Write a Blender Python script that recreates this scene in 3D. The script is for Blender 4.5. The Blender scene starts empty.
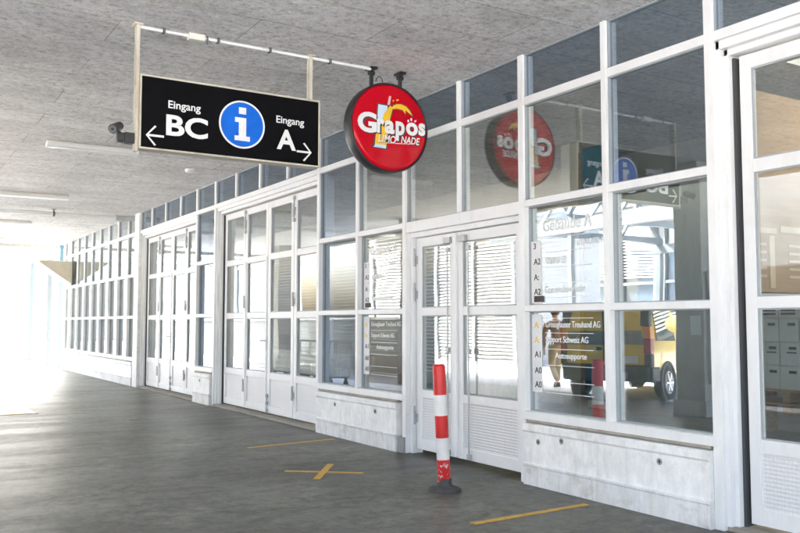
import bpy, bmesh, math, random
from mathutils import Vector, Matrix
random.seed(7)
S = bpy.context.scene
COL = S.collection
R = math.radians

# ------------------------------------------------------------------ materials
def nt(name):
    m = bpy.data.materials.new(name); m.use_nodes = True
    t = m.node_tree; t.nodes.clear()
    out = t.nodes.new('ShaderNodeOutputMaterial')
    return m, t, out

def N(t, kind, **kw):
    n = t.nodes.new(kind)
    for k, v in kw.items():
        if k in n.inputs: n.inputs[k].default_value = v
        else: setattr(n, k, v)
    return n

def ramp(t, src, stops):
    r = t.nodes.new('ShaderNodeValToRGB')
    el = r.color_ramp.elements
    while len(el) < len(stops): el.new(0.5)
    for e, (p, c) in zip(el, stops):
        e.position = p
        e.color = (c, c, c, 1) if isinstance(c, (int, float)) else (*c, 1)
    t.links.new(src, r.inputs[0])
    return r

def coords(t, scale=(1, 1, 1)):
    g = t.nodes.new('ShaderNodeNewGeometry')
    mp = t.nodes.new('ShaderNodeMapping')
    mp.inputs['Scale'].default_value = scale
    t.links.new(g.outputs['Position'], mp.inputs[0])
    return mp.outputs[0]

def pmat(name, col, rough=0.5, var=0.08, nscale=6.0, bump=0.0, metal=0.0, spec=0.5, coat=0.0, stretch=(1, 1, 1), grime=0.0):
    """principled paint / plastic / metal with a little noise in tone and gloss"""
    m, t, out = nt(name)
    b = N(t, 'ShaderNodeBsdfPrincipled')
    b.inputs['Roughness'].default_value = rough
    b.inputs['Metallic'].default_value = metal
    b.inputs['Specular IOR Level'].default_value = spec
    b.inputs['Coat Weight'].default_value = coat
    c = coords(t, stretch)
    no = N(t, 'ShaderNodeTexNoise', Scale=nscale, Detail=6.0, Roughness=0.6)
    t.links.new(c, no.inputs['Vector'])
    lo = tuple(max(0, x * (1 - var)) for x in col); hi = tuple(min(1, x * (1 + var)) for x in col)
    r = ramp(t, no.outputs['Fac'], [(0.3, lo), (0.7, hi)])
    src = r.outputs[0]
    if grime:
        for sc, st, lo_, hi_ in ((5.0, (1, 1, 0.25), 0.34, 0.50), (45.0, (1, 1, 1), 0.30, 0.40)):
            gn = N(t, 'ShaderNodeTexNoise', Scale=sc, Detail=9.0, Roughness=0.75); t.links.new(coords(t, st), gn.inputs['Vector'])
            gr = ramp(t, gn.outputs['Fac'], [(lo_, tuple(1 - grime * q for q in (0.85, 1.0, 1.2))), (hi_, 1.0)])
            gm = N(t, 'ShaderNodeMixRGB', blend_type='MULTIPLY'); gm.inputs[0].default_value = 1
            t.links.new(src, gm.inputs[1]); t.links.new(gr.outputs[0], gm.inputs[2]); src = gm.outputs[0]
    t.links.new(src, b.inputs['Base Color'])
    rr = ramp(t, no.outputs['Fac'], [(0.3, max(0.02, rough * 0.85)), (0.75, min(1, rough * 1.15))])
    t.links.new(rr.outputs[0], b.inputs['Roughness'])
    if bump:
        bp = N(t, 'ShaderNodeBump', Strength=bump, Distance=0.01)
        n2 = N(t, 'ShaderNodeTexNoise', Scale=nscale * 8, Detail=5.0)
        t.links.new(c, n2.inputs['Vector'])
        t.links.new(n2.outputs['Fac'], bp.inputs['Height'])
        t.links.new(bp.outputs[0], b.inputs['Normal'])
    t.links.new(b.outputs[0], out.inputs[0])
    return m

def glass(name, refl=0.17, tint=(0.86, 0.93, 0.93), rcol=(0.86, 0.93, 1.0)):
    """coated facade glass: part mirror, part clear, more mirror at a grazing angle"""
    m, t, out = nt(name)
    lw = N(t, 'ShaderNodeLayerWeight'); lw.inputs['Blend'].default_value = 0.5
    pw = N(t, 'ShaderNodeMath', operation='POWER'); pw.inputs[1].default_value = 4.0
    t.links.new(lw.outputs['Facing'], pw.inputs[0])
    mr = N(t, 'ShaderNodeMapRange'); mr.inputs['To Min'].default_value = refl; mr.inputs['To Max'].default_value = 1.0
    t.links.new(pw.outputs[0], mr.inputs['Value'])
    tr = N(t, 'ShaderNodeBsdfTransparent'); tr.inputs[0].default_value = (*tint, 1)
    gl = N(t, 'ShaderNodeBsdfGlossy'); gl.inputs['Color'].default_value = (*rcol, 1); gl.inputs['Roughness'].default_value = 0.0
    wv = N(t, 'ShaderNodeTexNoise', Scale=1.6, Detail=1.0); t.links.new(coords(t), wv.inputs['Vector'])
    wb = N(t, 'ShaderNodeBump', Strength=1.0, Distance=0.0011); t.links.new(wv.outputs['Fac'], wb.inputs['Height']); t.links.new(wb.outputs[0], gl.inputs['Normal'])
    mx = N(t, 'ShaderNodeMixShader')
    t.links.new(mr.outputs[0], mx.inputs[0]); t.links.new(tr.outputs[0], mx.inputs[1]); t.links.new(gl.outputs[0], mx.inputs[2])
    df = N(t, 'ShaderNodeBsdfDiffuse'); df.inputs[0].default_value = (0.7, 0.72, 0.72, 1)
    sm = N(t, 'ShaderNodeTexNoise', Scale=2.2, Detail=9.0, Roughness=0.75, Distortion=1.0); t.links.new(coords(t, (1.0, 1.0, 0.45)), sm.inputs['Vector'])
    sr = ramp(t, sm.outputs['Fac'], [(0.42, 0.003), (0.72, 0.035)])
    m2 = N(t, 'ShaderNodeMixShader'); t.links.new(sr.outputs[0], m2.inputs[0]); t.links.new(mx.outputs[0], m2.inputs[1]); t.links.new(df.outputs[0], m2.inputs[2])
    t.links.new(m2.outputs[0], out.inputs[0])
    return m

def concrete(name, base, stain=0.35, streak=(1, 1, 1), bump=0.15, rough=0.85, drip=0.0):
    m, t, out = nt(name)
    b = N(t, 'ShaderNodeBsdfPrincipled'); b.inputs['Roughness'].default_value = rough
    c = coords(t, streak)
    n1 = N(t, 'ShaderNodeTexNoise', Scale=1.3, Detail=8.0, Roughness=0.65)
    n2 = N(t, 'ShaderNodeTexNoise', Scale=14.0, Detail=6.0, Roughness=0.7)
    for n in (n1, n2): t.links.new(c, n.inputs['Vector'])
    r1 = ramp(t, n1.outputs['Fac'], [(0.28, 1 - stain), (0.6, 1.0)])
    r2 = ramp(t, n2.outputs['Fac'], [(0.3, 0.86), (0.65, 1.04)])
    mm = N(t, 'ShaderNodeMixRGB', blend_type='MULTIPLY'); mm.inputs[0].default_value = 1
    t.links.new(r1.outputs[0], mm.inputs[1]); t.links.new(r2.outputs[0], mm.inputs[2])
    m2 = N(t, 'ShaderNodeMixRGB', blend_type='MULTIPLY'); m2.inputs[0].default_value = 1
    m2.inputs[2].default_value = (*base, 1)
    t.links.new(mm.outputs[0], m2.inputs[1])
    last = m2.outputs[0]
    if drip:
        for sc, st, a_, b_ in ((1.0, (9.0, 9.0, 0.9), 0.36, 0.50), (22.0, (1, 1, 0.7), 0.33, 0.41), (3.0, (1.0, 1.0, 2.0), 0.36, 0.46)):
            dn_ = N(t, 'ShaderNodeTexNoise', Scale=sc, Detail=7.0, Roughness=0.72); t.links.new(coords(t, st), dn_.inputs['Vector'])
            dr = ramp(t, dn_.outputs['Fac'], [(a_, (1 - drip, 1 - drip * 1.08, 1 - drip * 1.3)), (b_, 1.0)])
            dm_ = N(t, 'ShaderNodeMixRGB', blend_type='MULTIPLY'); dm_.inputs[0].default_value = 1
            t.links.new(last, dm_.inputs[1]); t.links.new(dr.outputs[0], dm_.inputs[2]); last = dm_.outputs[0]
    t.links.new(last, b.inputs['Base Color'])
    bp = N(t, 'ShaderNodeBump', Strength=bump, Distance=0.02)
    t.links.new(n2.outputs['Fac'], bp.inputs['Height']); t.links.new(bp.outputs[0], b.inputs['Normal'])
    t.links.new(b.outputs[0], out.inputs[0])
    return m

def floor_mat():
    m, t, out = nt('polished_floor')
    b = N(t, 'ShaderNodeBsdfPrincipled')
    c1 = coords(t, (1, 1, 1)); c2 = coords(t, (2.2, 0.28, 1)); c3 = coords(t, (1, 1, 1))
    n1 = N(t, 'ShaderNodeTexNoise', Scale=0.5, Detail=7.0, Roughness=0.6); t.links.new(c1, n1.inputs['Vector'])
    n2 = N(t, 'ShaderNodeTexNoise', Scale=1.1, Detail=8.0, Roughness=0.62, Distortion=0.6); t.links.new(c2, n2.inputs['Vector'])
    n3 = N(t, 'ShaderNodeTexNoise', Scale=9.0, Detail=9.0, Roughness=0.82); t.links.new(c3, n3.inputs['Vector'])
    r1 = ramp(t, n1.outputs['Fac'], [(0.36, (0.072, 0.070, 0.055)), (0.62, (0.155, 0.151, 0.122))])
    r2 = ramp(t, n2.outputs['Fac'], [(0.3, 0.66), (0.5, 0.96), (0.7, 1.2)])
    r3 = ramp(t, n3.outputs['Fac'], [(0.38, 0.55), (0.5, 1.0), (0.62, 1.40)])
    a = N(t, 'ShaderNodeMixRGB', blend_type='MULTIPLY'); a.inputs[0].default_value = 1
    t.links.new(r1.outputs[0], a.inputs[1]); t.links.new(r2.outputs[0], a.inputs[2])
    d = N(t, 'ShaderNodeMixRGB', blend_type='MULTIPLY'); d.inputs[0].default_value = 1
    t.links.new(a.outputs[0], d.inputs[1]); t.links.new(r3.outputs[0], d.inputs[2])
    # blotches of dried spills with uneven edges
    n4 = N(t, 'ShaderNodeTexNoise', Scale=2.3, Detail=9.0, Roughness=0.72, Distortion=1.2); t.links.new(coords(t, (1.3, 0.55, 1)), n4.inputs['Vector'])
    r4 = ramp(t, n4.outputs['Fac'], [(0.38, 0.58), (0.46, 0.90), (0.55, 1.04), (0.64, 1.32)])
    d4 = N(t, 'ShaderNodeMixRGB', blend_type='MULTIPLY'); d4.inputs[0].default_value = 1
    t.links.new(d.outputs[0], d4.inputs[1]); t.links.new(r4.outputs[0], d4.inputs[2]); d = d4
    # scattered small spots of old chewing gum
    vo = N(t, 'ShaderNodeTexVoronoi', Scale=1.3); t.links.new(c1, vo.inputs['Vector'])
    rv = ramp(t, vo.outputs['Distance'], [(0.018, 0.45), (0.03, 1.0)])
    e = N(t, 'ShaderNodeMixRGB', blend_type='MULTIPLY'); e.inputs[0].default_value = 0.8
    t.links.new(d.outputs[0], e.inputs[1]); t.links.new(rv.outputs[0], e.inputs[2])
    t.links.new(e.outputs[0], b.inputs['Base Color'])
    b.inputs['Specular IOR Level'].default_value = 0.26
    rr = ramp(t, n2.outputs['Fac'], [(0.3, 0.33), (0.7, 0.50)])
    t.links.new(rr.outputs[0], b.inputs['Roughness'])
    bp = N(t, 'ShaderNodeBump', Strength=0.06, Distance=0.004)
    t.links.new(n3.outputs['Fac'], bp.inputs['Height']); t.links.new(bp.outputs[0], b.inputs['Normal'])
    t.links.new(b.outputs[0], out.inputs[0])
    return m

def ceiling_mat():
    m, t, out = nt('ceiling_boards')
    b = N(t, 'ShaderNodeBsdfPrincipled'); b.inputs['Roughness'].default_value = 0.95
    g = t.nodes.new('ShaderNodeNewGeometry')
    sp = N(t, 'ShaderNodeSeparateXYZ'); t.links.new(g.outputs['Position'], sp.inputs[0])
    cb = N(t, 'ShaderNodeCombineXYZ')
    ax = N(t, 'ShaderNodeMath', operation='ADD'); ax.inputs[1].default_value = 0.32
    ay = N(t, 'ShaderNodeMath', operation='ADD'); ay.inputs[1].default_value = 60.11
    t.links.new(sp.outputs['Y'], ax.inputs[0]); t.links.new(sp.outputs['X'], ay.inputs[0])
    t.links.new(ax.outputs[0], cb.inputs[0]); t.links.new(ay.outputs[0], cb.inputs[1])
    br = N(t, 'ShaderNodeTexBrick')
    br.offset = 0.5; br.squash = 1.0
    for k, v in {'Scale': 1.0, 'Mortar Size': 0.009, 'Mortar Smooth': 0.6, 'Bias': 0.0, 'Brick Width': 1.93, 'Row Height': 0.605}.items():
        br.inputs[k].default_value = v
    br.inputs['Color1'].default_value = (0.64, 0.632, 0.627, 1); br.inputs['Color2'].default_value = (0.73, 0.722, 0.716, 1)
    br.inputs['Mortar'].default_value = (0.42, 0.412, 0.405, 1)
    t.links.new(cb.outputs[0], br.inputs['Vector'])
    c = coords(t, (3.0, 0.5, 1)); c2 = coords(t)
    n1 = N(t, 'ShaderNodeTexNoise', Scale=2.0, Detail=9.0, Roughness=0.7); t.links.new(c, n1.inputs['Vector'])
    n2 = N(t, 'ShaderNodeTexNoise', Scale=55.0, Detail=5.0, Roughness=0.75); t.links.new(c2, n2.inputs['Vector'])
    n3 = N(t, 'ShaderNodeTexNoise', Scale=0.8, Detail=4.0); t.links.new(c2, n3.inputs['Vector'])
    # joints come and go
    plain = N(t, 'ShaderNodeRGB'); plain.outputs[0].default_value = (0.69, 0.681, 0.674, 1)
    fm = ramp(t, n3.outputs['Fac'], [(0.32, 0.25), (0.52, 1.0)])
    mj = N(t, 'ShaderNodeMixRGB', blend_type='MIX')
    t.links.new(fm.outputs[0], mj.inputs[0]); t.links.new(plain.outputs[0], mj.inputs[1]); t.links.new(br.outputs['Color'], mj.inputs[2])
    n4 = N(t, 'ShaderNodeTexNoise', Scale=17.0, Detail=8.0, Roughness=0.78); t.links.new(coords(t, (1.2, 0.9, 1)), n4.inputs['Vector'])
    n5 = N(t, 'ShaderNodeTexNoise', Scale=1.7, Detail=6.0, Roughness=0.7, Distortion=0.5); t.links.new(coords(t, (1.0, 0.7, 1)), n5.inputs['Vector'])
    r1 = ramp(t, n1.outputs['Fac'], [(0.3, 0.88), (0.62, 1.05)])
    r2 = ramp(t, n2.outputs['Fac'], [(0.32, 0.80), (0.62, 1.08)])
    r4 = ramp(t, n4.outputs['Fac'], [(0.36, 0.52), (0.47, 0.94), (0.64, 1.16)])
    r5 = ramp(t, n5.outputs['Fac'], [(0.30, 0.84), (0.5, 1.0), (0.66, 1.10)])
    prev = mj.outputs[0]
    for q in (r1, r2, r4, r5):
        d = N(t, 'ShaderNodeMixRGB', blend_type='MULTIPLY'); d.inputs[0].default_value = 1
        t.links.new(prev, d.inputs[1]); t.links.new(q.outputs[0], d.inputs[2]); prev = d.outputs[0]
    t.links.new(d.outputs[0], b.inputs['Base Color'])
    bp = N(t, 'ShaderNodeBump', Strength=0.35, Distance=0.015)
    t.links.new(n2.outputs['Fac'], bp.inputs['Height']); t.links.new(bp.outputs[0], b.inputs['Normal'])
    t.links.new(b.outputs[0], out.inputs[0])
    return m

def wood_mat(name, c1, c2, scale=3.0, stretch=(1, 1, 8)):
    m, t, out = nt(name)
    b = N(t, 'ShaderNodeBsdfPrincipled'); b.inputs['Roughness'].default_value = 0.6
    c = coords(t, stretch)
    n = N(t, 'ShaderNodeTexNoise', Scale=scale, Detail=6.0, Distortion=0.8); t.links.new(c, n.inputs['Vector'])
    r = ramp(t, n.outputs['Fac'], [(0.3, c1), (0.7, c2)])
    t.links.new(r.outputs[0], b.inputs['Base Color']); t.links.new(b.outputs[0], out.inputs[0])
    return m

def checker_plate(name, col, pitch=0.055):
    """white kick plate with raised lozenges"""
    m, t, out = nt(name)
    b = N(t, 'ShaderNodeBsdfPrincipled'); b.inputs['Roughness'].default_value = 0.42
    b.inputs['Base Color'].default_value = (*col, 1)
    g = t.nodes.new('ShaderNodeNewGeometry'); sp = N(t, 'ShaderNodeSeparateXYZ'); t.links.new(g.outputs['Position'], sp.inputs[0])
    def math_(op, a, bb):
        q = N(t, 'ShaderNodeMath', operation=op)
        for i, v in enumerate((a, bb)):
            if v is None: continue
            if isinstance(v, (int, float)): q.inputs[i].default_value = v
            else: t.links.new(v, q.inputs[i])
        return q.outputs[0]
    k = 2 * math.pi / pitch
    s1 = math_('SINE', math_('MULTIPLY', math_('ADD', sp.outputs['X'], sp.outputs['Z']), k), None)
    s2 = math_('SINE', math_('MULTIPLY', math_('SUBTRACT', sp.outputs['X'], sp.outputs['Z']), k), None)
    h = math_('MULTIPLY', s1, s2)
    bp = N(t, 'ShaderNodeBump', Strength=0.3, Distance=0.012)
    t.links.new(h, bp.inputs['Height']); t.links.new(bp.outputs[0], b.inputs['Normal'])
    mr = N(t, 'ShaderNodeMapRange'); mr.inputs['From Min'].default_value = -1; mr.inputs['To Min'].default_value = 0.92; mr.inputs['To Max'].default_value = 1.0
    t.links.new(h, mr.inputs['Value'])
    mm = N(t, 'ShaderNodeMixRGB', blend_type='MULTIPLY'); mm.inputs[0].default_value = 1; mm.inputs[1].default_value = (*col, 1)
    t.links.new(mr.outputs[0], mm.inputs[2]); t.links.new(mm.outputs[0], b.inputs['Base Color'])
    t.links.new(b.outputs[0], out.inputs[0])
    return m

def leaf_mat(name, c1, c2):
    m, t, out = nt(name)
    b = N(t, 'ShaderNodeBsdfPrincipled'); b.inputs['Roughness'].default_value = 0.7
    c = coords(t); n = N(t, 'ShaderNodeTexNoise', Scale=1.5, Detail=3.0); t.links.new(c, n.inputs['Vector'])
    r = ramp(t, n.outputs['Fac'], [(0.35, c1), (0.65, c2)]); t.links.new(r.outputs[0], b.inputs['Base Color'])
    t.links.new(b.outputs[0], out.inputs[0])
    return m

M = {
 'white': pmat('white_frame_paint', (0.82, 0.82, 0.815), 0.38, 0.03, 3, grime=0.08),
 'door_white': pmat('white_door_paint', (0.82, 0.82, 0.815), 0.36, 0.03, 3, grime=0.06),
 'ivory': pmat('ivory_paint', (0.58, 0.54, 0.45), 0.45, 0.10, 9, grime=0.3),
 'gap': pmat('black_rubber_gap', (0.06, 0.064, 0.07), 0.8),
 'steel_grey': pmat('grey_steel', (0.44, 0.45, 0.45), 0.42, 0.1, 6, metal=0.3),
 'bright_steel': pmat('bright_steel', (0.66, 0.66, 0.64), 0.3, 0.08, 10, metal=0.8),
 'dark_steel': pmat('dark_steel', (0.11, 0.12, 0.125), 0.5, 0.15, 8, metal=0.2),
 'glass_cool': glass('coated_glass_cool', 0.165, (0.71, 0.775, 0.83), (0.78, 0.845, 0.94)),
 'glass_clear': glass('coated_glass_clear', 0.18, (0.90, 0.93, 0.92), (0.92, 0.96, 1.0)),
 'glass_mirror': glass('coated_glass_bright', 0.33, (0.80, 0.88, 0.90), (0.97, 0.98, 1.0)),
 'car_glass': glass('car_glass', 0.12, (0.25, 0.28, 0.28), (1, 1, 1)),
 'parapet': concrete('painted_parapet', (0.92, 0.92, 0.90), 0.12, (1, 1, 0.6), 0.06, 0.6, 0.09),
 'parapet_base': concrete('parapet_base', (0.82, 0.82, 0.81), 0.2, (1, 1, 0.5), 0.1, 0.7, 0.15),
 'column': concrete('raw_concrete', (0.42, 0.42, 0.41), 0.4, (1, 1, 0.25), 0.3),
 'sandstone': concrete('threshold_stone', (0.34, 0.31, 0.26), 0.3),
 'asphalt': concrete('yard_concrete', (0.46, 0.46, 0.455), 0.2, (1, 1, 1), 0.2),
 'sign_black': pmat('sign_black', (0.004, 0.004, 0.005), 0.55, 0.2, 5, spec=0.07),
 'sign_white': pmat('sign_white', (0.80, 0.80, 0.79), 0.5, 0.06, 40),
 'sign_blue': pmat('sign_blue', (0.002, 0.13, 0.62), 0.4, 0.12, 6, spec=0.25),
 'red_gloss': pmat('red_gloss', (0.52, 0.003, 0.014), 0.12, 0.06, 5, spec=0.2),
 'yellow_print': pmat('yellow_print', (0.85, 0.50, 0.02), 0.4),
 'ice_print': pmat('ice_blue_print', (0.58, 0.72, 0.84), 0.4),
 'pink_print': pmat('pink_print', (0.85, 0.55, 0.55), 0.4),
 'dark_print': pmat('dark_print', (0.05, 0.03, 0.03), 0.5),
 'black_plastic': pmat('black_plastic', (0.022, 0.022, 0.024), 0.42, 0.2, 10),
 'soft_black': pmat('worn_rubber', (0.06, 0.058, 0.055), 0.8, 0.45, 20, bump=0.3),
 'tape': pmat('yellow_tape', (0.66, 0.38, 0.065), 0.6, 0.2, 25, grime=0.3),
 'cream_wall': pmat('cream_wall', (0.66, 0.60, 0.48), 0.8, 0.05, 2),
 'louvre': pmat('cream_louvre', (0.74, 0.71, 0.64), 0.5, 0.05, 4),
 'teal': pmat('teal_panel', (0.03, 0.19, 0.28), 0.5, 0.1, 2),
 'orange_wood': wood_mat('orange_plywood', (0.31, 0.21, 0.135), (0.38, 0.26, 0.165), 2.0, (1, 1, 9)),
 'pallet_wood': wood_mat('pallet_wood', (0.30, 0.20, 0.10), (0.44, 0.31, 0.17), 4.0, (1, 6, 6)),
 'carton_white': pmat('pale_carton', (0.66, 0.70, 0.71), 0.7, 0.05, 5),
 'carton_brown': pmat('brown_carton', (0.32, 0.20, 0.10), 0.8, 0.08, 5),
 'sill_beige': pmat('sill_shadow', (0.36, 0.33, 0.27), 0.8, 0.2, 8),  # beige that stands for the shade below the sill frame
 'blue_post': pmat('pale_blue_paint', (0.05, 0.12, 0.17), 0.5),
 'pale_post': pmat('pale_grey_blue_paint', (0.06, 0.085, 0.11), 0.5),
 'hall_white': pmat('hall_render', (0.44, 0.44, 0.43), 0.8, 0.06, 1),
 'hall_dark': pmat('truss_paint', (0.10, 0.115, 0.125), 0.55, 0.2, 3),
 'yellow_car': pmat('yellow_car_paint', (0.86, 0.54, 0.012), 0.22, 0.03, 2, coat=0.7),
 'bumper': pmat('dark_bumper', (0.035, 0.037, 0.04), 0.6, 0.1, 12),
 'tyre': pmat('tyre_rubber', (0.018, 0.018, 0.018), 0.85, 0.15, 30),
 'alloy': pmat('alloy_rim', (0.62, 0.63, 0.64), 0.3, 0.05, 10, metal=0.75),
 'red_lens': pmat('red_lens', (0.42, 0.01, 0.012), 0.12, coat=0.5),
 'orange_lens': pmat('orange_lens', (0.85, 0.28, 0.02), 0.15, coat=0.5),
 'plate_white': pmat('number_plate', (0.72, 0.72, 0.70), 0.4),
 'opal': None, 'wall_louvre': pmat('wall_louvre_paint', (0.50, 0.455, 0.38), 0.55, 0.05, 4), 'notice': pmat('faded_notice', (0.56, 0.46, 0.34), 0.7), 'gasket': pmat('gasket_grey', (0.36, 0.38, 0.40), 0.6), 'shutter': pmat('roller_shutter_paint', (0.21, 0.207, 0.195), 0.5, 0.06, 3),
 'skin': pmat('skin', (0.50, 0.30, 0.21), 0.55, 0.08, 20),
 'hair': pmat('brown_hair', (0.05, 0.03, 0.018), 0.6, 0.3, 60),
 'khaki': pmat('khaki_cloth', (0.40, 0.35, 0.25), 0.85, 0.1, 15, bump=0.2),
 'brown_cloth': pmat('brown_jacket_cloth', (0.26, 0.13, 0.07), 0.85, 0.12, 15, bump=0.2),
 'shoe': pmat('dark_shoe_leather', (0.03, 0.025, 0.02), 0.5),
 'trunk': concrete('bark', (0.12, 0.09, 0.065), 0.4, (1, 1, 0.2), 0.5),
 'leaf': leaf_mat('leaves', (0.04, 0.08, 0.02), (0.09, 0.14, 0.04)),
 'lamp_white': pmat('lamp_diffuser', (0.76, 0.76, 0.75), 0.35, 0.02),
 'kick': checker_plate('lozenge_kick_plate', (0.78, 0.775, 0.765)),
 'panel_ribs': pmat('white_panel', (0.76, 0.755, 0.745), 0.42, 0.03, 3),
 'floor': floor_mat(), 'ceiling': ceiling_mat(),
 'flat_slab': concrete('white_floor', (0.78, 0.77, 0.74), 0.10, (1, 1, 1), 0.05, 0.5),
 'interior_floor': concrete('interior_floor', (0.22, 0.21, 0.20), 0.2, (1, 1, 1), 0.03, 0.45),
}
m_, t_, o_ = nt('added_opal_panel'); q_ = N(t_, 'ShaderNodeBsdfTranslucent'); q_.inputs[0].default_value = (0.42, 0.41, 0.38, 1); t_.links.new(q_.outputs[0], o_.inputs[0]); M['opal'] = m_  # translucent material of the added roof light panels
def bollard_mat(z0):
    m, t, out = nt('red_white_bands')
    b = N(t, 'ShaderNodeBsdfPrincipled'); b.inputs['Roughness'].default_value = 0.4
    tc = N(t, 'ShaderNodeTexCoord'); sp = N(t, 'ShaderNodeSeparateXYZ'); t.links.new(tc.outputs['Object'], sp.inputs[0])
    no = N(t, 'ShaderNodeTexNoise', Scale=26.0, Detail=6.0, Roughness=0.7); t.links.new(tc.outputs['Object'], no.inputs['Vector'])
    rd, wh = (0.66, 0.018, 0.018), (0.80, 0.78, 0.76)
    stops = [(0.0, rd), (0.245, wh), (0.415, rd), (0.59, wh), (0.755, rd)]
    dv = N(t, 'ShaderNodeMath', operation='DIVIDE'); dv.inputs[1].default_value = 1.06
    t.links.new(sp.outputs['Z'], dv.inputs[0])
    r = ramp(t, dv.outputs[0], stops); r.color_ramp.interpolation = 'CONSTANT'
    # scuffs that let the white under the red show, low on the post only
    sc = ramp(t, no.outputs['Fac'], [(0.56, 0.0), (0.585, 1.0)])
    lowm = ramp(t, dv.outputs[0], [(0.20, 1.0), (0.26, 0.0)])
    mu = N(t, 'ShaderNodeMath', operation='MULTIPLY'); t.links.new(sc.outputs[0], mu.inputs[0]); t.links.new(lowm.outputs[0], mu.inputs[1])
    mx = N(t, 'ShaderNodeMixRGB'); mx.inputs[2].default_value = (0.72, 0.66, 0.62, 1)
    t.links.new(mu.outputs[0], mx.inputs[0]); t.links.new(r.outputs[0], mx.inputs[1])
    n2 = N(t, 'ShaderNodeTexNoise', Scale=9.0, Detail=5.0); t.links.new(tc.outputs['Object'], n2.inputs['Vector'])
    rg = ramp(t, n2.outputs['Fac'], [(0.3, 0.86), (0.65, 1.0)])
    mm = N(t, 'ShaderNodeMixRGB', blend_type='MULTIPLY'); mm.inputs[0].default_value = 1
    t.links.new(mx.outputs[0], mm.inputs[1]); t.links.new(rg.outputs[0], mm.inputs[2])
    t.links.new(mm.outputs[0], b.inputs['Base Color']); t.links.new(b.outputs[0], out.inputs[0])
    return m
M['bands'] = bollard_mat(0)

# ------------------------------------------------------------------ mesh helpers
class MB:
    def __init__(s): s.v = []; s.f = []; s.m = []; s.sm = []
    def add(s, vs, fs, m=0, smooth=False):
        o = len(s.v); s.v += [tuple(v) for v in vs]
        for f in fs: s.f.append([o + i for i in f]); s.m.append(m); s.sm.append(smooth)
        return s
    def box(s, x0, x1, y0, y1, z0, z1, m=0):
        if x0 > x1: x0, x1 = x1, x0
        if y0 > y1: y0, y1 = y1, y0
        if z0 > z1: z0, z1 = z1, z0
        v = [(x, y, z) for z in (z0, z1) for y in (y0, y1) for x in (x0, x1)]
        return s.add(v, [(0, 2, 3, 1), (4, 5, 7, 6), (0, 1, 5, 4), (2, 6, 7, 3), (0, 4, 6, 2), (1, 3, 7, 5)], m)
    def cyl(s, p0, p1, r0, r1=None, n=16, m=0, smooth=True, caps=True):
        r1 = r0 if r1 is None else r1
        p0 = Vector(p0); p1 = Vector(p1); d = (p1 - p0).normalized()
        a = d.orthogonal().normalized(); b = d.cross(a)
        vs = []
        for p, r in ((p0, r0), (p1, r1)):
            for i in range(n):
                t = 2 * math.pi * i / n
                vs.append(p + (a * math.cos(t) + b * math.sin(t)) * r)
        s.add(vs, [(i, (i + 1) % n, n + (i + 1) % n, n + i) for i in range(n)], m, smooth)
        if caps:
            s.add(vs[:n], [tuple(reversed(range(n)))], m); s.add(vs[n:], [tuple(range(n))], m)
        return s
    def bar(s, p0, p1, w, h, m=0):
        p0 = Vector(p0); p1 = Vector(p1); d = (p1 - p0).normalized()
        up = Vector((0, 0, 1)) if abs(d.z) < 0.95 else Vector((0, 1, 0))
        a = d.cross(up).normalized() * (w / 2); b = a.cross(d).normalized() * (h / 2)
        vs = [p + a * i + b * j for p in (p0, p1) for i, j in ((-1, -1), (1, -1), (1, 1), (-1, 1))]
        return s.add(vs, [(3, 2, 1, 0), (4, 5, 6, 7), (0, 1, 5, 4), (1, 2, 6, 5), (2, 3, 7, 6), (3, 0, 4, 7)], m)
    def prism(s, pts, fn, a0, a1, m=0):
        """2-D outline pts pushed along a third axis; fn(u, v, a) -> xyz"""
        n = len(pts)
        vs = [fn(u, v, a0) for u, v in pts] + [fn(u, v, a1) for u, v in pts]
        s.add(vs, [(i, (i + 1) % n, n + (i + 1) % n, n + i) for i in range(n)], m)
        return s.add(vs, [tuple(reversed(range(n))), tuple(range(n, 2 * n))], m)
    def lathe(s, prof, fn, n=32, m=0, smooth=True, close=False):
        """prof (r, h); fn(a, b, h) -> xyz with a,b on the circle"""
        vs = []
        for r, h in prof:
            for i in range(n):
                t = 2 * math.pi * i / n; vs.append(fn(r * math.cos(t), r * math.sin(t), h))
        fs = []
        k = len(prof)
        for j in range(k - 1):
            for i in range(n):
                fs.append((j * n + i, j * n + (i + 1) % n, (j + 1) * n + (i + 1) % n, (j + 1) * n + i))
        return s.add(vs, fs, m, smooth)
    def build(s, name, mats, parent=None, bevel=0.0, loc=None, fix=True):
        me = bpy.data.meshes.new(name)
        me.from_pydata(s.v, [], s.f)
        mats = mats if isinstance(mats, (list, tuple)) else [mats]
        for x in mats: me.materials.append(x)
        me.polygons.foreach_set('material_index', s.m)
        me.polygons.foreach_set('use_smooth', s.sm)
        if fix:
            bm = bmesh.new(); bm.from_mesh(me)
            bmesh.ops.recalc_face_normals(bm, faces=bm.faces); bm.to_mesh(me); bm.free()
        o = bpy.data.objects.new(name, me); COL.objects.link(o)
        if parent is not None: adopt(o, parent)
        elif loc is not None:
            me.transform(Matrix.Translation(-Vector(loc))); o.location = loc
        if bevel:
            b = o.modifiers.new('bevel', 'BEVEL'); b.width = bevel; b.segments = 2; b.limit_method = 'ANGLE'; b.angle_limit = R(40)
        return o

ROOTLOC = {}
def adopt(o, parent):
    """parts are modelled in world coordinates, whatever base point their thing has"""
    o.parent = parent
    p = parent
    while p.parent is not None: p = p.parent
    if parent.parent is None and parent.name in ROOTLOC:
        o.matrix_parent_inverse = Matrix.Translation(-Vector(ROOTLOC[parent.name]))

def tag(o, label=None, cat=None, group=None, kind=None):
    if label: o['label'] = label
    if cat: o['category'] = cat
    if group: o['group'] = group
    if kind: o['kind'] = kind
    return o

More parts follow.
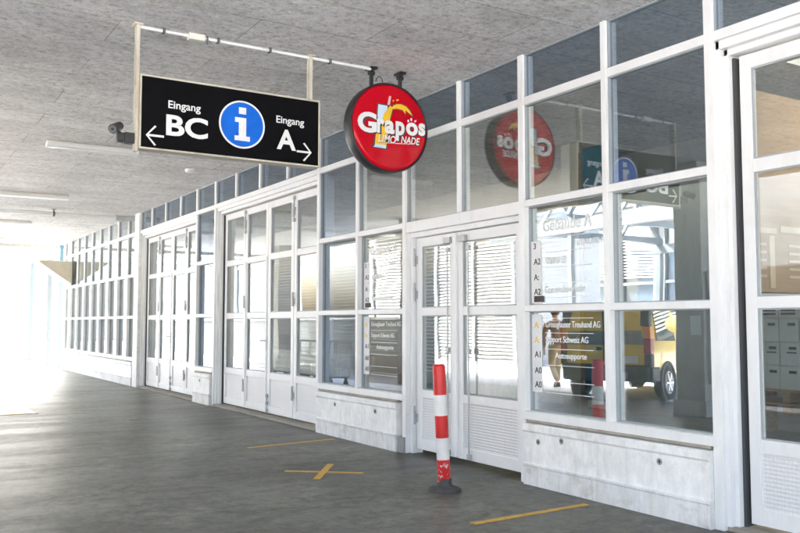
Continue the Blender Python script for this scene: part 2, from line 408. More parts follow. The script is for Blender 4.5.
def empty(name, loc, label, cat, group=None, world=True):
    o = bpy.data.objects.new(name, None); COL.objects.link(o); o.location = loc
    o.empty_display_size = 0.2
    if world: ROOTLOC[o.name] = tuple(loc)
    return tag(o, label, cat, group)

def copy_tree(o, parent=None):
    c = o.copy(); COL.objects.link(c)
    if parent is not None:
        c.parent = parent; c.matrix_parent_inverse = o.matrix_parent_inverse.copy()
    for ch in list(o.children): copy_tree(ch, c)
    return c

def text_geo(s, bold=0.0, depth=0.0, res=4, shear=0.0):
    cu = bpy.data.curves.new('txt', 'FONT'); cu.body = s; cu.offset = bold; cu.extrude = depth; cu.resolution_u = res; cu.shear = shear
    o = bpy.data.objects.new('txt', cu); COL.objects.link(o)
    dg = bpy.context.evaluated_depsgraph_get()
    me = bpy.data.meshes.new_from_object(o.evaluated_get(dg))
    vs = [v.co.copy() for v in me.vertices]; fs = [tuple(p.vertices) for p in me.polygons]
    bpy.data.objects.remove(o); bpy.data.curves.remove(cu); bpy.data.meshes.remove(me)
    return vs, fs

def add_text(mb, s, fn, u0, v0, height=None, width=None, bold=0.0, m=0, thick=0.002, shear=0.0):
    """text laid flat: fn(u, v, w) -> xyz; (u0, v0) lower left of the inked box, w is the outward thickness"""
    vs, fs = text_geo(s, bold, 0.01, shear=shear)
    x0 = min(v.x for v in vs); x1 = max(v.x for v in vs); y0 = min(v.y for v in vs); y1 = max(v.y for v in vs)
    sx = sy = None
    if height: sy = height / (y1 - y0)
    if width: sx = width / (x1 - x0)
    sx = sx or sy; sy = sy or sx
    mb.add([fn(u0 + (v.x - x0) * sx, v0 + (v.y - y0) * sy, thick if v.z > 0 else 0.0) for v in vs], fs, m)
    return mb

# ------------------------------------------------------------------ world, sun, camera
W = bpy.data.worlds.new('World'); S.world = W; W.use_nodes = True
wt = W.node_tree; wt.nodes.clear()
wo = wt.nodes.new('ShaderNodeOutputWorld'); bg = wt.nodes.new('ShaderNodeBackground'); sk = wt.nodes.new('ShaderNodeTexSky')
sk.sky_type = 'NISHITA'; sk.sun_disc = False
SUN_AZ = Vector((-0.86, 0.50, 0)).normalized(); SUN_EL = R(48)
sk.sun_elevation = SUN_EL; sk.sun_rotation = math.atan2(SUN_AZ.x, SUN_AZ.y)
sk.air_density = 1.0; sk.dust_density = 7.0; sk.ozone_density = 1.0
bg.inputs['Strength'].default_value = 0.15
wt.links.new(sk.outputs[0], bg.inputs[0]); wt.links.new(bg.outputs[0], wo.inputs[0])
sl = bpy.data.lights.new('sun', 'SUN'); sl.energy = 5.0; sl.angle = R(0.6); sl.color = (1.0, 0.97, 0.93)
so = bpy.data.objects.new('sun', sl); COL.objects.link(so)
sd = Vector((SUN_AZ.x * math.cos(SUN_EL), SUN_AZ.y * math.cos(SUN_EL), math.sin(SUN_EL)))
so.rotation_euler = sd.to_track_quat('Z', 'Y').to_euler(); so.location = (0, -20, 30)

cam = bpy.data.cameras.new('camera'); cam.sensor_width = 36; cam.lens = 37.94; cam.clip_end = 2000; cam.clip_start = 0.05
co = bpy.data.objects.new('camera', cam); COL.objects.link(co)
co.location = (0, 0, 1.41); co.rotation_euler = (R(93.83), 0, R(58.14))
S.camera = co
S.view_settings.view_transform = 'Standard'; S.view_settings.look = 'None'; S.view_settings.gamma = 1
S.view_settings.exposure = 3.86
S.cycles.transparent_max_bounces = 32
S.cycles.max_bounces = 14; S.cycles.glossy_bounces = 6; S.cycles.diffuse_bounces = 6
S.cycles.use_denoising = True
S.cycles.sample_clamp_indirect = 8.0

# ------------------------------------------------------------------ setting
YF = 4.94                                     # front plane of the mullions
CZ = 3.86                                     # arcade ceiling
MX = [-3.82, -4.835, -5.87, -6.84, -7.87, -8.95, -10.01, -11.02, -12.04, -13.05, -14.03, -15.01, -16.0, -17.0, -18.0, -18.98]
MX += [-19.0 - 0.96 * j for j in range(1, 10)]  # 16..24
MXR = [-3.82 + 1.01 * j for j in range(1, 8)]   # towards and past the camera

# ground sheets
mb = MB().box(-150, 150, -150, 150, -0.4, -0.012); tag(mb.build('ground', M['asphalt']), kind='structure')
mb = MB().box(-28.6, 12, -2.1, 13.4, -0.2, 0.0); tag(mb.build('pavement', M['floor']), kind='structure')
# roof slab over the arcade with its underside boards
mb = MB().box(-28.3, 9, -1.9, 7.2, CZ, CZ + 0.42).box(-28.3, -4.7, 7.2, 9.4, CZ, CZ + 0.42).box(2.0, 9, 7.2, 9.4, CZ, CZ + 0.42).box(-28.3, 9, 10.3, 13.4, CZ, CZ + 0.42); tag(mb.build('ceiling', M['ceiling']), kind='structure')
mb = MB().box(-28.42, -28.3, -1.9, 7.6, CZ - 0.1, CZ + 0.5).box(-28.3, 9, -2.02, -1.9, CZ - 0.08, CZ + 0.5)
tag(mb.build('roof_edge_beam', M['column']), kind='structure')
# thin pale area on the floor, edged by a yellow line
o = MB().box(-27.5, -14.3, 0.0, 2.2, 0.0, 0.004).build('flat_slab', M['flat_slab']); tag(o, kind='structure')

# ------------------------------------------------------------------ the glazed building
B = empty('glazed_building', (-12.0, 5.0, 0), 'long white framed glass building with folding doors and low white parapets', 'building')

def mullion(x, w=0.062, z0=0.0, z1=CZ, y0=YF, y1=YF + 0.13):
    MB().box(x - w / 2, x + w / 2, y0, y1, z0, z1).build('mullion', M['white'], B, 0.004)

DOOR_BAYS_MAIN = {0, 2, 4, 6, 10, 11, 15}
for k, x in enumerate(MX):
    if k == 15: continue
    if k in (0,):      mullion(x, 0.075, 0.0)
    elif k in (2, 4, 6, 10, 11): mullion(x, 0.072, 0.0)
    elif k in (7, 8, 9, 12, 13, 14, 3): mullion(x, 0.055, 3.47 if k != 3 else 2.52)
    else: mullion(x, 0.058, 0.56)
for x in MXR: mullion(x, 0.058, 3.47)
# concrete pier between the second folding door and the far windows
MB().box(MX[15] - 0.26, MX[15] + 0.10, YF - 0.03, YF + 0.3, 0, CZ).build('pillar', M['parapet'], B, 0.006)

def rail(x0, x1, z0, z1, y0=YF + 0.006, y1=YF + 0.12, name='rail'):
    MB().box(min(x0, x1), max(x0, x1), y0, y1, z0, z1).build(name, M['white'], B, 0.003)

XE = MX[24]
rail(XE, MX[15] - 0.26, 3.39, 3.46, name='transom')
rail(MX[15] + 0.10, 4.0, 3.39, 3.46, name='transom')
for a, b in ((2, 0), (6, 4), (11, 10), (24, 15)):
    xa, xb = MX[a], MX[b] - (0.26 if b == 15 else 0)
    rail(xa, xb, 1.512, 1.568); rail(xa, xb, 2.455, 2.515)
    rail(xa, xb, 0.562, 0.632, YF - 0.012, YF + 0.12, 'sill')
rail(MX[4], MX[2], 2.40, 2.515)

def window(x0, x1, z0, z1, g='glass_clear', yg=5.01, wl=0.031):
    """thin inner frame round one pane; returns the window so that lettering can sit on it"""
    if x0 > x1: x0, x1 = x1, x0
    x0 += wl; x1 -= wl
    t = 0.009; ya, yb = yg - 0.022, yg + 0.026
    mb = MB().box(x0, x0 + t, ya, yb, z0, z1).box(x1 - t, x1, ya, yb, z0, z1)
    mb.box(x0 + t, x1 - t, ya, yb, z0, z0 + t).box(x0 + t, x1 - t, ya, yb, z1 - t, z1)
    w = mb.build('window', M['gasket'], B)
    MB().box(x0 + t - 0.002, x1 - t + 0.002, yg, yg + 0.007, z0 + t - 0.002, z1 - t + 0.002).build('pane', M[g], w)
    return w

YU, YL = 4.985, 5.02                          # upper and lower glass planes
ROWS = [(0.632, 1.512, YL), (1.568, 2.455, YL), (2.515, 3.39, YU), (3.46, CZ, YU)]
WIN = {}
for a, b in ((0, 2), (4, 6), (10, 11), (15, 24)):
    for k in range(a, b):
        xr = MX[k] - (0.235 if k == 15 else 0)
        for r, (z0, z1, yg) in enumerate(ROWS):
            g = 'glass_clear' if k in (1, 4) and r < 3 else 'glass_cool'
            if k >= 15: g = 'glass_clear'
            if k in (0, 1) and r < 2: g = 'glass_mirror'
            WIN[k, r] = window(MX[k + 1], xr, z0, z1, g, yg)
for k in (2, 3):
    for r in (2, 3): WIN[k, r] = window(MX[k + 1], MX[k], ROWS[r][0], ROWS[r][1], 'glass_clear' if r == 2 else 'glass_cool', YU)
for k in list(range(6, 10)) + list(range(11, 15)):
    window(MX[k + 1] + (0.07 if k == 14 else 0), MX[k], 3.46, CZ, 'glass_cool', YU)
XR_ = [MX[0]] + MXR
for i in range(7): window(XR_[i], XR_[i + 1], 3.46, CZ, 'glass_cool', YU)

# parapets
PROF = [(5.10, 0.0), (4.895, 0.0), (4.895, 0.163), (4.887, 0.170), (4.889, 0.186), (4.906, 0.193), (4.906, 0.452), (4.893, 0.470), (4.893, 0.522), (4.905, 0.530), (5.10, 0.542)]
def parapet(x0, x1, holes=(), joints=()):
    xs = sorted((x0, x1)); segs = [xs[0]] + sorted(joints) + [xs[1]]
    mb = MB()
    fn = lambda u, v, a: (a, u, v)
    mb.prism([p for p in PROF if p[1] >= 0.18][0:] + [(5.10, 0.188)], fn, xs[0], xs[1], 0)
    p = mb.build('parapet', [M['parapet']], B, 0.003)
    lo = [q for q in PROF if q[1] < 0.19] + [(5.10, 0.187)]
    base = MB()
    for i in range(len(segs) - 1):
        base.prism(lo, fn, segs[i] + (0.002 if i else 0), segs[i + 1] - (0.002 if i < len(segs) - 2 else 0), 0)
    base.build('plinth', M['parapet_base'], p, 0.004)
    MB().box(xs[0] + .01, xs[1] - .01, 4.93, 5.09, 0.540, 0.5615).build('shadow_joint', M['sill_beige'], p)  # dark beige strip paints the shadow gap under the sill frame
    for hx, hz in holes:
        h = MB()
        h.lathe([(0.024, 0.0), (0.026, -0.004), (0.015, -0.006), (0.013, -0.001)], lambda a, b, c: (hx + a, 4.9055 + c, hz + b), 16, 0)
        h.lathe([(0.0005, -0.0012), (0.014, -0.0012)], lambda a, b, c: (hx + a, 4.9055 + c, hz + b), 16, 1)
        h.build('anchor_hole', [M['column'], M['gap']], p)
parapet(MX[0] - 0.04, MX[2] + 0.05, [(-5.63, 0.385), (-5.34, 0.425), (-4.30, 0.40)], [-4.98])
parapet(MX[4] - 0.10, MX[6] + 0.06, [(-9.43, 0.40), (-8.43, 0.40)], [-9.0, -9.55])
parapet(MX[10] - 0.06, MX[11] + 0.05, [(-14.6, 0.4)], [])
parapet(MX[15] - 0.30, MX[24] - 0.1, [], [-20.7, -22.5, -24.3, -26.0])
MB().box(MX[4] - 0.10, MX[4] + 0.03, 4.918, 5.1, 0, 0.17).build('plinth_block', M['column'], B, 0.004)

# ---- doors
def jamb(x, side, y1=5.20):
    """stepped reveal beside a recessed door; side +1: opening lies towards +x"""
    s = side
    mb = MB()
    mb.box(x + s * 0.036, x + s * 0.066, YF + 0.035, y1, 0, 3.39)
    mb.box(x + s * 0.066, x + s * 0.098, YF + 0.085, y1, 0, 3.33)
    d = mb.build('door_jamb', M['white'], B, 0.003)
    MB().box(x + s * 0.098, x + s * 0.118, YF + 0.13, y1, 0.02, 3.27).build('rubber_seal', M['gap'], d)

def door_header(x0, x1, y1=5.2):
    x0, x1 = min(x0, x1) + 0.036, max(x0, x1) - 0.036
    MB().box(x0, x1, YF + 0.035, y1, 3.33, 3.39).box(x0 + 0.03, x1 - 0.03, YF + 0.085, y1, 3.285, 3.33).build('door_header', M['white'], B, 0.003)

def leaf(x0, x1, zs, y=5.09, st=0.085, top=3.268, bottom=0.055, kick='panel_ribs', wicket=False, g='glass_clear', handle=None, hinge=None, rods=()):
    """zs: list of rail bands (z0, z1) low to high; glass between them, a plate below the first"""
    if x0 > x1: x0, x1 = x1, x0
    x0 += 0.008; x1 -= 0.008
    ya, yb = y, y + 0.06
    mb = MB().box(x0, x0 + st, ya, yb, bottom, top).box(x1 - st, x1, ya, yb, bottom, top)
    bands = [(bottom, bottom + 0.11)] + list(zs) + [(top - 0.10, top)]
    for z0, z1 in bands: mb.box(x0 + st, x1 - st, ya + 0.003, yb - 0.003, z0, z1)
    if wicket:
        zt = wicket
        mb.box(x0 + 0.02, x1 - 0.02, ya - 0.012, ya, zt - 0.05, zt)
        for xx in (x0 + 0.02, x1 - 0.05): mb.box(xx, xx + 0.03, ya - 0.012, ya, bottom + 0.03, zt - 0.05)
    d = mb.build('door', M['door_white'], B, 0.003)
    xa, xb = x0 + st - 0.003, x1 - st + 0.003
    k0, k1 = bands[0][1], bands[1][0]
    pl = MB().box(xa, xb, ya + 0.022, yb - 0.02, k0 - 0.002, k1 + 0.002)
    if kick == 'panel_ribs':
        n = 6; h = (k1 - k0) / n
        for i in range(n): pl.box(xa + 0.02, xb - 0.02, ya + 0.017, ya + 0.022, k0 + i * h + 0.006, k0 + (i + 1) * h - 0.006)
    pl.build('kick_panel', M[kick], d)
    for i in range(1, len(bands) - 1):
        MB().box(xa, xb, ya + 0.028, ya + 0.035, bands[i][1] - 0.003, bands[i + 1][0] + 0.003).build('pane', M[g], d)
        bead = MB()
        z0, z1 = bands[i][1], bands[i + 1][0]
        t = 0.012
        bead.box(xa + .003, xa + .003 + t, ya + .012, ya + .027, z0, z1).box(xb - .003 - t, xb - .003, ya + .012, ya + .027, z0, z1)
        bead.box(xa + .003 + t, xb - .003 - t, ya + .012, ya + .027, z0, z0 + t).box(xa + .003 + t, xb - .003 - t, ya + .012, ya + .027, z1 - t, z1)
        bead.build('glazing_bead', M['gasket'], d)
    if hinge is not None:
        for hz in (0.38, 1.72, 3.0 if top > 3 else 2.1):
            h = MB().cyl((hinge, ya - 0.016, hz - 0.07), (hinge, ya - 0.016, hz + 0.07), 0.017, n=12)
            h.box(hinge - 0.05, hinge + 0.05, ya - 0.008, ya - 0.001, hz - 0.045, hz + 0.045)
            h.box(hinge - 0.012, hinge + 0.012, ya - 0.03, ya - 0.012, hz + 0.07, hz + 0.13)
            h.build('hinge', M['steel_grey'], d)
    if handle is not None:
        h = MB().box(handle - 0.02, handle + 0.02, ya - 0.008, ya - 0.0005, 1.0, 1.2)
        h.cyl((handle, ya - 0.008, 1.14), (handle, ya - 0.05, 1.14), 0.009, n=10).cyl((handle + 0.005, ya - 0.05, 1.14), (handle - 0.12, ya - 0.05, 1.14), 0.009, n=10)
        h.build('handle', M['steel_grey'], d)
    for rx, rz0, rz1 in rods:
        h = MB().cyl((rx, ya - 0.022, rz0), (rx, ya - 0.022, rz1), 0.009, n=10)
        for zz in (rz0 + 0.03, (rz0 + rz1) / 2, rz1 - 0.03): h.box(rx - 0.022, rx + 0.022, ya - 0.034, ya - 0.001, zz - 0.025, zz + 0.025)
        h.build('locking_rod', M['steel_grey'], d)
    return d

def folding(ka, kb, lefts, wicket_i=1, kick='panel_ribs'):
    xr, xl = MX[ka], MX[kb] + (0.10 if kb == 15 else 0)
    jamb(xr, -1); jamb(xl, 1); door_header(xl, xr)
    e0, e1 = xl + 0.128, xr - 0.128
    n = 4; w = (e1 - e0) / n
    for i in range(n):
        a = e0 + i * w
        zs = [(0.56, 0.66), (1.483, 1.572), (2.375, 2.465)]
        rods = []
        hg = None
        if i in (1, 3): hg = a
        if i == 2: rods = [(a + 0.035, 0.06, 0.34)]
        if i in (1, 3): rods = [(a + 0.03, 2.86, 3.24)]
        leaf(a, a + w, zs, wicket=2.44 if i == wicket_i else False, hinge=hg, handle=(a + w - 0.045) if i == wicket_i else None, kick=kick, rods=rods)
    seal = MB()
    for i in range(1, n): seal.box(e0 + i * w - 0.009, e0 + i * w + 0.009, 5.115, 5.14, 0.055, 3.268)
    seal.build('rubber_seal', M['gap'], B)
    MB().box(xl + 0.04, xr - 0.04, 4.93, 5.3, 0.0, 0.035).build('threshold', M['sandstone'], B, 0.004)
folding(6, 10, None)
folding(11, 15, None)

# near folding door at the right edge: four leaves going past the camera
jamb(MX[0], 1); door_header(MX[0], MX[0] + 4.04)
MB().box(MX[0] + 0.04, MX[0] + 4.0, 4.97, 5.3, 0.0, 0.03).build('threshold', M['sandstone'], B, 0.004)
for i in range(4):
    a = MX[0] + 0.132 + i * 0.95
    leaf(a, a + 0.95, [(0.535, 0.626), (1.51, 1.588), (2.445, 2.535)], kick='kick', g='glass_clear', top=3.275, st=0.085,
         hinge=a + 0.95 if i in (0, 2) else None)
mullion(MX[0] + 4.04, 0.075)

# glazed double door
MB().box(MX[4] + 0.036, MX[4] + 0.075, YF + 0.06, 5.14, 0, 2.40).box(MX[2] - 0.095, MX[2] - 0.036, YF + 0.06, 5.14, 0, 2.40).box(MX[4] + 0.075, MX[2] - 0.095, YF + 0.06, 5.14, 2.345, 2.40).build('door_frame', M['white'], B, 0.003)
zs = [(0.605, 0.69), (1.49, 1.575)]
leaf(-7.79, -7.035, zs, y=5.05, st=0.10, top=2.34, bottom=0.05, kick='kick', hinge=-7.80, rods=[(-7.16, 0.06, 2.2)])
leaf(-7.035, -5.97, zs, y=5.05, st=0.10, top=2.34, bottom=0.05, kick='kick', hinge=-5.965, rods=[(-6.80, 0.06, 2.2)])
mb = MB().box(-7.065, -7.005, 5.022, 5.048, 0.06, 2.33); mb.build('astragal', M['door_white'], B, 0.003)
for xa in (-7.22, -6.96): MB().box(xa, xa + 0.12, 5.01, 5.048, 2.235, 2.30).build('door_closer', M['steel_grey'], B, 0.004)

# ---- lettering on the glass: two tenants' directories
def directory(win, x_left, yg, w_strip=0.13, right=0.76):
    fn = lambda u, v, w: (x_left + u, yg - 0.0015 - w, v)
    lo, up = win
    def strip(parent, z0, z1, marks):
        mb = MB()
        mb.box(x_left, x_left + w_strip, yg - 0.0035, yg - 0.001, z0, z1, 0)
        for z, mk, c in marks:
            add_text(mb, mk, lambda u, v, w: (x_left + u, yg - 0.0038 - w, v), 0.035, z, height=0.055, bold=0.01, m=c)
        mb.build('directory_strip', [M['sign_white'], M['dark_print'], M['yellow_print']], parent)
    strip(up, 1.585, 2.14, [(2.07, '3', 1), (1.93, 'A2', 1), (1.79, 'A:', 1), (1.66, 'A2', 1), (1.595, '-', 1)])
    strip(lo, 0.80, 1.485, [(1.365, 'A:', 2), (1.235, 'A:', 2), (1.105, 'A1', 1), (0.965, 'A0', 1), (0.84, 'A0', 1)])
    mb = MB()
    add_text(mb, 'Gebäude A', fn, 0.155, 2.215, height=0.115, width=0.60, bold=0.008)
    for z in (2.154, 2.03, 1.895, 1.757, 1.63): mb.box(x_left + 0.19, x_left + right, yg - 0.003, yg - 0.001, z, z + 0.0045)
    add_text(mb, 'INNOTRA', fn, 0.59, 2.065, height=0.05, bold=0.01)
    add_text(mb, 'WBINE', fn, 0.18, 1.925, height=0.06, bold=0.008)
    add_text(mb, 'Gemeindeverkehr', fn, 0.175, 1.672, height=0.062, width=0.50, bold=0.008)
    mb.build('lettering', M['sign_white'], up)
    mb = MB()
    for z in (1.449, 1.321, 1.181, 1.041, 0.901, 0.803): mb.box(x_left + 0.17, x_left + right, yg - 0.003, yg - 0.001, z, z + 0.0045)
    add_text(mb, 'Grossglauser Treuhand AG', fn, 0.18, 1.355, height=0.07, width=0.66, bold=0.004)
    add_text(mb, 'Support Schweiz AG', fn, 0.18, 1.225, height=0.07, width=0.52, bold=0.004)
    add_text(mb, 'Autosupporte', fn, 0.30, 1.09, height=0.065, width=0.38, bold=0.004)
    mb.build('lettering', M['sign_white'], lo)
directory((WIN[1, 0], WIN[1, 1]), -5.825, YL)
directory((WIN[4, 0], WIN[4, 1]), -8.90, YL)

# ---- inside the building
ip = lambda mb, name, m, bev=0.0: mb.build(name, m, B, bev)
lw = MB()
LX0, LX1, LY = -24.0, -9.6, 10.3
lw.box(LX0, LX1, LY + 0.10, LY + 0.16, 0.62, 3.8, 0)
z = 0.66
while z < 3.78:
    lw.add([(LX0, LY, z), (LX1, LY, z), (LX1, LY + 0.09, z + 0.075), (LX0, LY + 0.09, z + 0.075), (LX0, LY, z + 0.012), (LX1, LY, z + 0.012), (LX1, LY + 0.09, z + 0.087), (LX0, LY + 0.09, z + 0.087)],
           [(0, 1, 2, 3), (7, 6, 5, 4), (0, 4, 5, 1), (2, 6, 7, 3), (0, 3, 7, 4), (1, 5, 6, 2)], 0)
    z += 0.085
lw.build('louvre_wall', M['wall_louvre'], B)
ip(MB().box(LX0, LX1, LY - 0.1, LY + 0.2, 0, 0.60), 'plinth_wall', M['parapet'], 0.01)
ip(MB().box(-8.66, -8.32, 8.0, 8.06, 0, CZ), 'pillar', M['cream_wall'], 0.01)
ip(MB().box(-28.3, 9, 9.38, 10.32, CZ + 0.42, CZ + 0.44), 'added_skylight', M['opal'])  # added opal roof panel, lets daylight in to brighten the interior
ip(MB().box(-4.72, 2.02, 7.18, 9.38, CZ + 0.42, CZ + 0.44), 'added_skylight', M['opal'])  # second added panel, brightens the room behind the near folding door
ip(MB().box(-28, 2, 9.2, 9.4, 3.3, CZ), 'slot_hiding_beam', M['cream_wall'], 0.01)  # added beam, keeps the bright roof slot out of view
ip(MB().box(-8.318, -8.25, 8.0, 8.06, 0, 3.7), 'door_post', M['orange_wood'])
ip(MB().box(-8.248, -7.80, 8.01, 8.05, 0.40, 3.75), 'interior_wall', M['teal'])
ip(MB().box(-29, 12, 13.2, 13.4, 0, CZ), 'back_wall', M['cream_wall'])
ip(MB().box(-27.6, -27.5, 5.15, 13.2, 0, CZ), 'end_wall', M['cream_wall'])
ip(MB().box(-9.55, 6.0, 10.2, 10.3, 0, CZ), 'interior_wall', M['steel_grey'])

# ------------------------------------------------------------------ things inside, seen through the glass
t = empty('slatted_cabinet', (-12.0, 8.0, 0), 'teal cabinet with pale horizontal slats seen through the left leaf of the double door', 'cabinet')
MB().box(-12.65, -11.55, 8.0, 8.5, 0.02, 2.22).build('carcass', M['teal'], t, 0.01)
for i in range(22):
    pass
sl_ = MB()
for i in range(34):
    zz = 0.60 + i * 0.062
    sl_.box(-12.7, -11.5, 7.93, 7.985, zz, zz + 0.014)
sl_.build('slats', M['louvre'], t)

t = empty('plywood_partition', (-4.9, 8.0, 0), 'orange plywood partition with pale notice strips behind the near folding door', 'partition')
MB().box(-5.02, -4.92, 6.95, 10.1, 1.70, 3.62).build('panel', M['orange_wood'], t)
MB().box(-5.0, -4.94, 6.95, 10.1, 1.60, 1.69).build('bottom_rail', M['louvre'], t)
MB().box(-5.02, -4.92, 6.98, 7.06, 0.0, 1.60).box(-5.02, -4.92, 10.0, 10.08, 0, 1.60).build('support_post', M['dark_steel'], t)
nb = MB()
nb.box(-4.919, -4.914, 7.02, 7.30, 2.26, 2.31); nb.box(-4.919, -4.914, 7.36, 7.95, 2.28, 2.34)
nb.box(-4.919, -4.914, 7.18, 7.26, 1.74, 2.24); nb.box(-4.919, -4.914, 7.98, 8.08, 1.78, 2.24)
for i in range(5):
    nb.box(-4.919, -4.914, 7.48, 7.90, 1.84 + i * 0.075, 1.865 + i * 0.075); nb.box(-4.919, -4.914, 7.0, 7.13, 1.84 + i * 0.075, 1.865 + i * 0.075)
nb.build('notice_strip', M['notice'], t)

# wooden pallets on legs with cartons on them
t = empty('pallet', (-6.25, 9.75, 0), 'stacked wooden pallets under pale cartons behind the near folding door', 'pallet')
PX0, PX1 = -6.95, -5.55
for j in range(2):
    pb = MB(); zb = 0.30 + j * 0.16
    for i in range(4): pb.box(PX0, PX1, 9.36 + i * 0.2, 9.50 + i * 0.2, zb + 0.115, zb + 0.14)
    pb.build('deck_board', M['pallet_wood'], t)
    for xx in (PX0, (PX0 + PX1) / 2 - 0.05, PX1 - 0.1):
        MB().box(xx, xx + 0.1, 9.37, 10.08, zb, zb + 0.113).build('bearer', M['pallet_wood'], t)
for xx in (PX0, PX1 - 0.1):
    for yy in (9.38, 9.97): MB().box(xx, xx + 0.1, yy, yy + 0.1, 0, 0.298).build('leg', M['pallet_wood'], t)
ROWN = ['bottom', 'second', 'third', 'topmost']; COLN = ['leftmost', 'second', 'third', 'fourth', 'rightmost']
CW, CH = 0.262, 0.285
for c in range(5):
    for r in range(4):
        x0 = -6.90 + c * (CW + 0.006); z0 = 0.602 + r * (CH + 0.004)
        t = empty('carton', (x0 + CW / 2, 9.6, z0), '%s pale carton in the %s column of the stack on the pallets' % (ROWN[r], COLN[c]) + (', lattice printed' if (c, r) in ((1, 3), (2, 3)) else ''), 'carton', 'pale cartons stacked on pallets')
        dy = random.uniform(-0.012, 0.012); yf = 9.44 + dy
        MB().box(x0 + 0.003, x0 + CW - 0.003, yf, yf + 0.42, z0, z0 + CH).build('box', M['carton_white'], t, 0.008)
        pr = MB()
        if (c, r) in ((1, 3), (2, 3)):
            for j in range(5): pr.box(x0 + 0.035, x0 + CW - 0.035, yf - 0.0025, yf - 0.0005, z0 + 0.04 + j * 0.044, z0 + 0.064 + j * 0.044)
        else:
            pr.box(x0 + CW - 0.14, x0 + CW - 0.04, yf - 0.0025, yf - 0.0005, z0 + CH - 0.09, z0 + CH - 0.055)
            if r % 2: pr.box(x0 + CW - 0.17, x0 + CW - 0.04, yf - 0.0025, yf - 0.0005, z0 + CH - 0.135, z0 + CH - 0.118)
        pr.build('print', M['dark_print'], t)
        MB().box(x0 + CW / 2 - 0.02, x0 + CW / 2 + 0.02, yf - 0.0015, yf - 0.0004, z0 + 0.003, z0 + 0.06).build('packing_tape', M['louvre'], t)

for i, (bx, by, bz, lab) in enumerate([(-11.15, 6.5, 0.0, 'brown carton on the floor behind the directory window, lower of two'), (-11.13, 6.53, 0.462, 'brown carton topmost of two behind the directory window')]):
    t = empty('carton', (bx, by, bz), lab, 'carton', 'brown cartons behind the directory window')
    MB().box(bx - 0.32, bx + 0.32, by - 0.25, by + 0.25, bz, bz + 0.46).build('box', M['carton_brown'], t, 0.006)
    MB().box(bx - 0.322, bx + 0.322, by - 0.03, by + 0.03, bz + 0.4595, bz + 0.4615).box(bx - 0.03, bx + 0.03, by - 0.2525, by - 0.2505, bz + 0.2, bz + 0.459).build('packing_tape', M['louvre'], t)

def make_trolley():
    t = empty('trolley', (0, 0, 0), 'wire luggage trolley', 'trolley', world=False)
    MB().box(-0.28, 0.28, -0.42, 0.42, 0.20, 0.23).build('flat_slab', M['dark_steel'], t, 0.004)
    b = MB()
    for i in range(9):
        x = -0.27 + i * 0.0675; b.cyl((x, 0.42, 0.23), (x * 0.97, 0.46, 0.85), 0.004, n=6); b.cyl((x, -0.42, 0.23), (x, -0.44, 0.62), 0.004, n=6)
    for i in range(9):
        y = -0.4 + i * 0.1; zt = 0.62 + 0.23 * i / 8
        for s in (-1, 1): b.cyl((s * 0.28, y, 0.23), (s * 0.285, y, zt), 0.004, n=6)
    for z in (0.36, 0.5, 0.62):
        b.cyl((-0.285, -0.44, z), (0.285, -0.44, z), 0.005, n=6); b.cyl((-0.285, 0.45, z), (0.285, 0.45, z), 0.005, n=6)
        for s in (-1, 1): b.cyl((s * 0.285, -0.44, z), (s * 0.285, 0.45, z), 0.005, n=6)
    b.build('basket', M['bright_steel'], t)
    h = MB()
    for s in (-1, 1): h.cyl((s * 0.27, 0.44, 0.2), (s * 0.27, 0.58, 1.0), 0.012, n=8)
    h.cyl((-0.28, 0.58, 1.0), (0.28, 0.58, 1.0), 0.016, n=10); h.build('push_bar', M['steel_grey'], t)
    for sx in (-1, 1):
        for y in (-0.34, 0.34):
            w = MB().cyl((sx * 0.24 - 0.02, y, 0.075), (sx * 0.24 + 0.02, y, 0.075), 0.075, n=20); w.bar((sx * 0.24, y, 0.10), (sx * 0.24, y, 0.20), 0.055, 0.02)
            w.build('castor', M['tyre'], t)
    return t
t0 = make_trolley()
for i, lab in enumerate(['first wire trolley of the nested row beside the white floor area', 'second wire trolley of the nested row mirrored in the folding door', 'third wire trolley of the nested row mirrored in the folding door',
                         'fourth wire trolley of the nested row mirrored in the folding door', 'last wire trolley of the nested row, farthest along the arcade']):
    q = t0 if i == 0 else copy_tree(t0)
    q.location = (-16.9 - i * 0.62, 1.42 + 0.03 * (i % 2), 0.004); q.rotation_euler.z = R(-90 + (i * 7 % 5) - 2); q['label'] = lab; q['group'] = 'wire trolleys nested in a row'

# ------------------------------------------------------------------ hanging signs and ceiling fittings
SX = -6.85
t = empty('direction_sign', (SX, 2.58, 2.82), 'long black entrance sign with blue info disc hanging from two ivory poles', 'sign')
Y0, Y1, Z0, Z1 = 1.765, 3.395, 2.822, 3.44
MB().box(SX - 0.11, SX - 0.002, Y0 + 0.016, Y1 - 0.016, Z0 + 0.016, Z1 - 0.016).build('board', M['sign_black'], t)
fr = MB()
fr.box(SX - 0.12, SX + 0.004, Y0, Y1, Z1 - 0.016, Z1).box(SX - 0.12, SX + 0.004, Y0, Y1, Z0, Z0 + 0.016)
fr.box(SX - 0.12, SX + 0.004, Y0, Y0 + 0.016, Z0 + 0.016, Z1 - 0.016).box(SX - 0.12, SX + 0.004, Y1 - 0.016, Y1, Z0 + 0.016, Z1 - 0.016)
fr.build('frame', M['ivory'], t, 0.003)
fs_ = lambda u, v, w: (SX - 0.0015 + w, u, v)
tx = MB()
add_text(tx, 'Eingang', fs_, 2.0, 3.165, width=0.275, height=0.085, bold=0.012)
add_text(tx, 'BC', fs_, 1.985, 2.955, width=0.355, height=0.178, bold=0.028)
add_text(tx, 'Eingang', fs_, 2.965, 3.165, width=0.27, height=0.085, bold=0.012)
add_text(tx, 'A', fs_, 2.972, 2.950, width=0.185, height=0.182, bold=0.028)
tx.build('lettering', M['sign_white'], t)
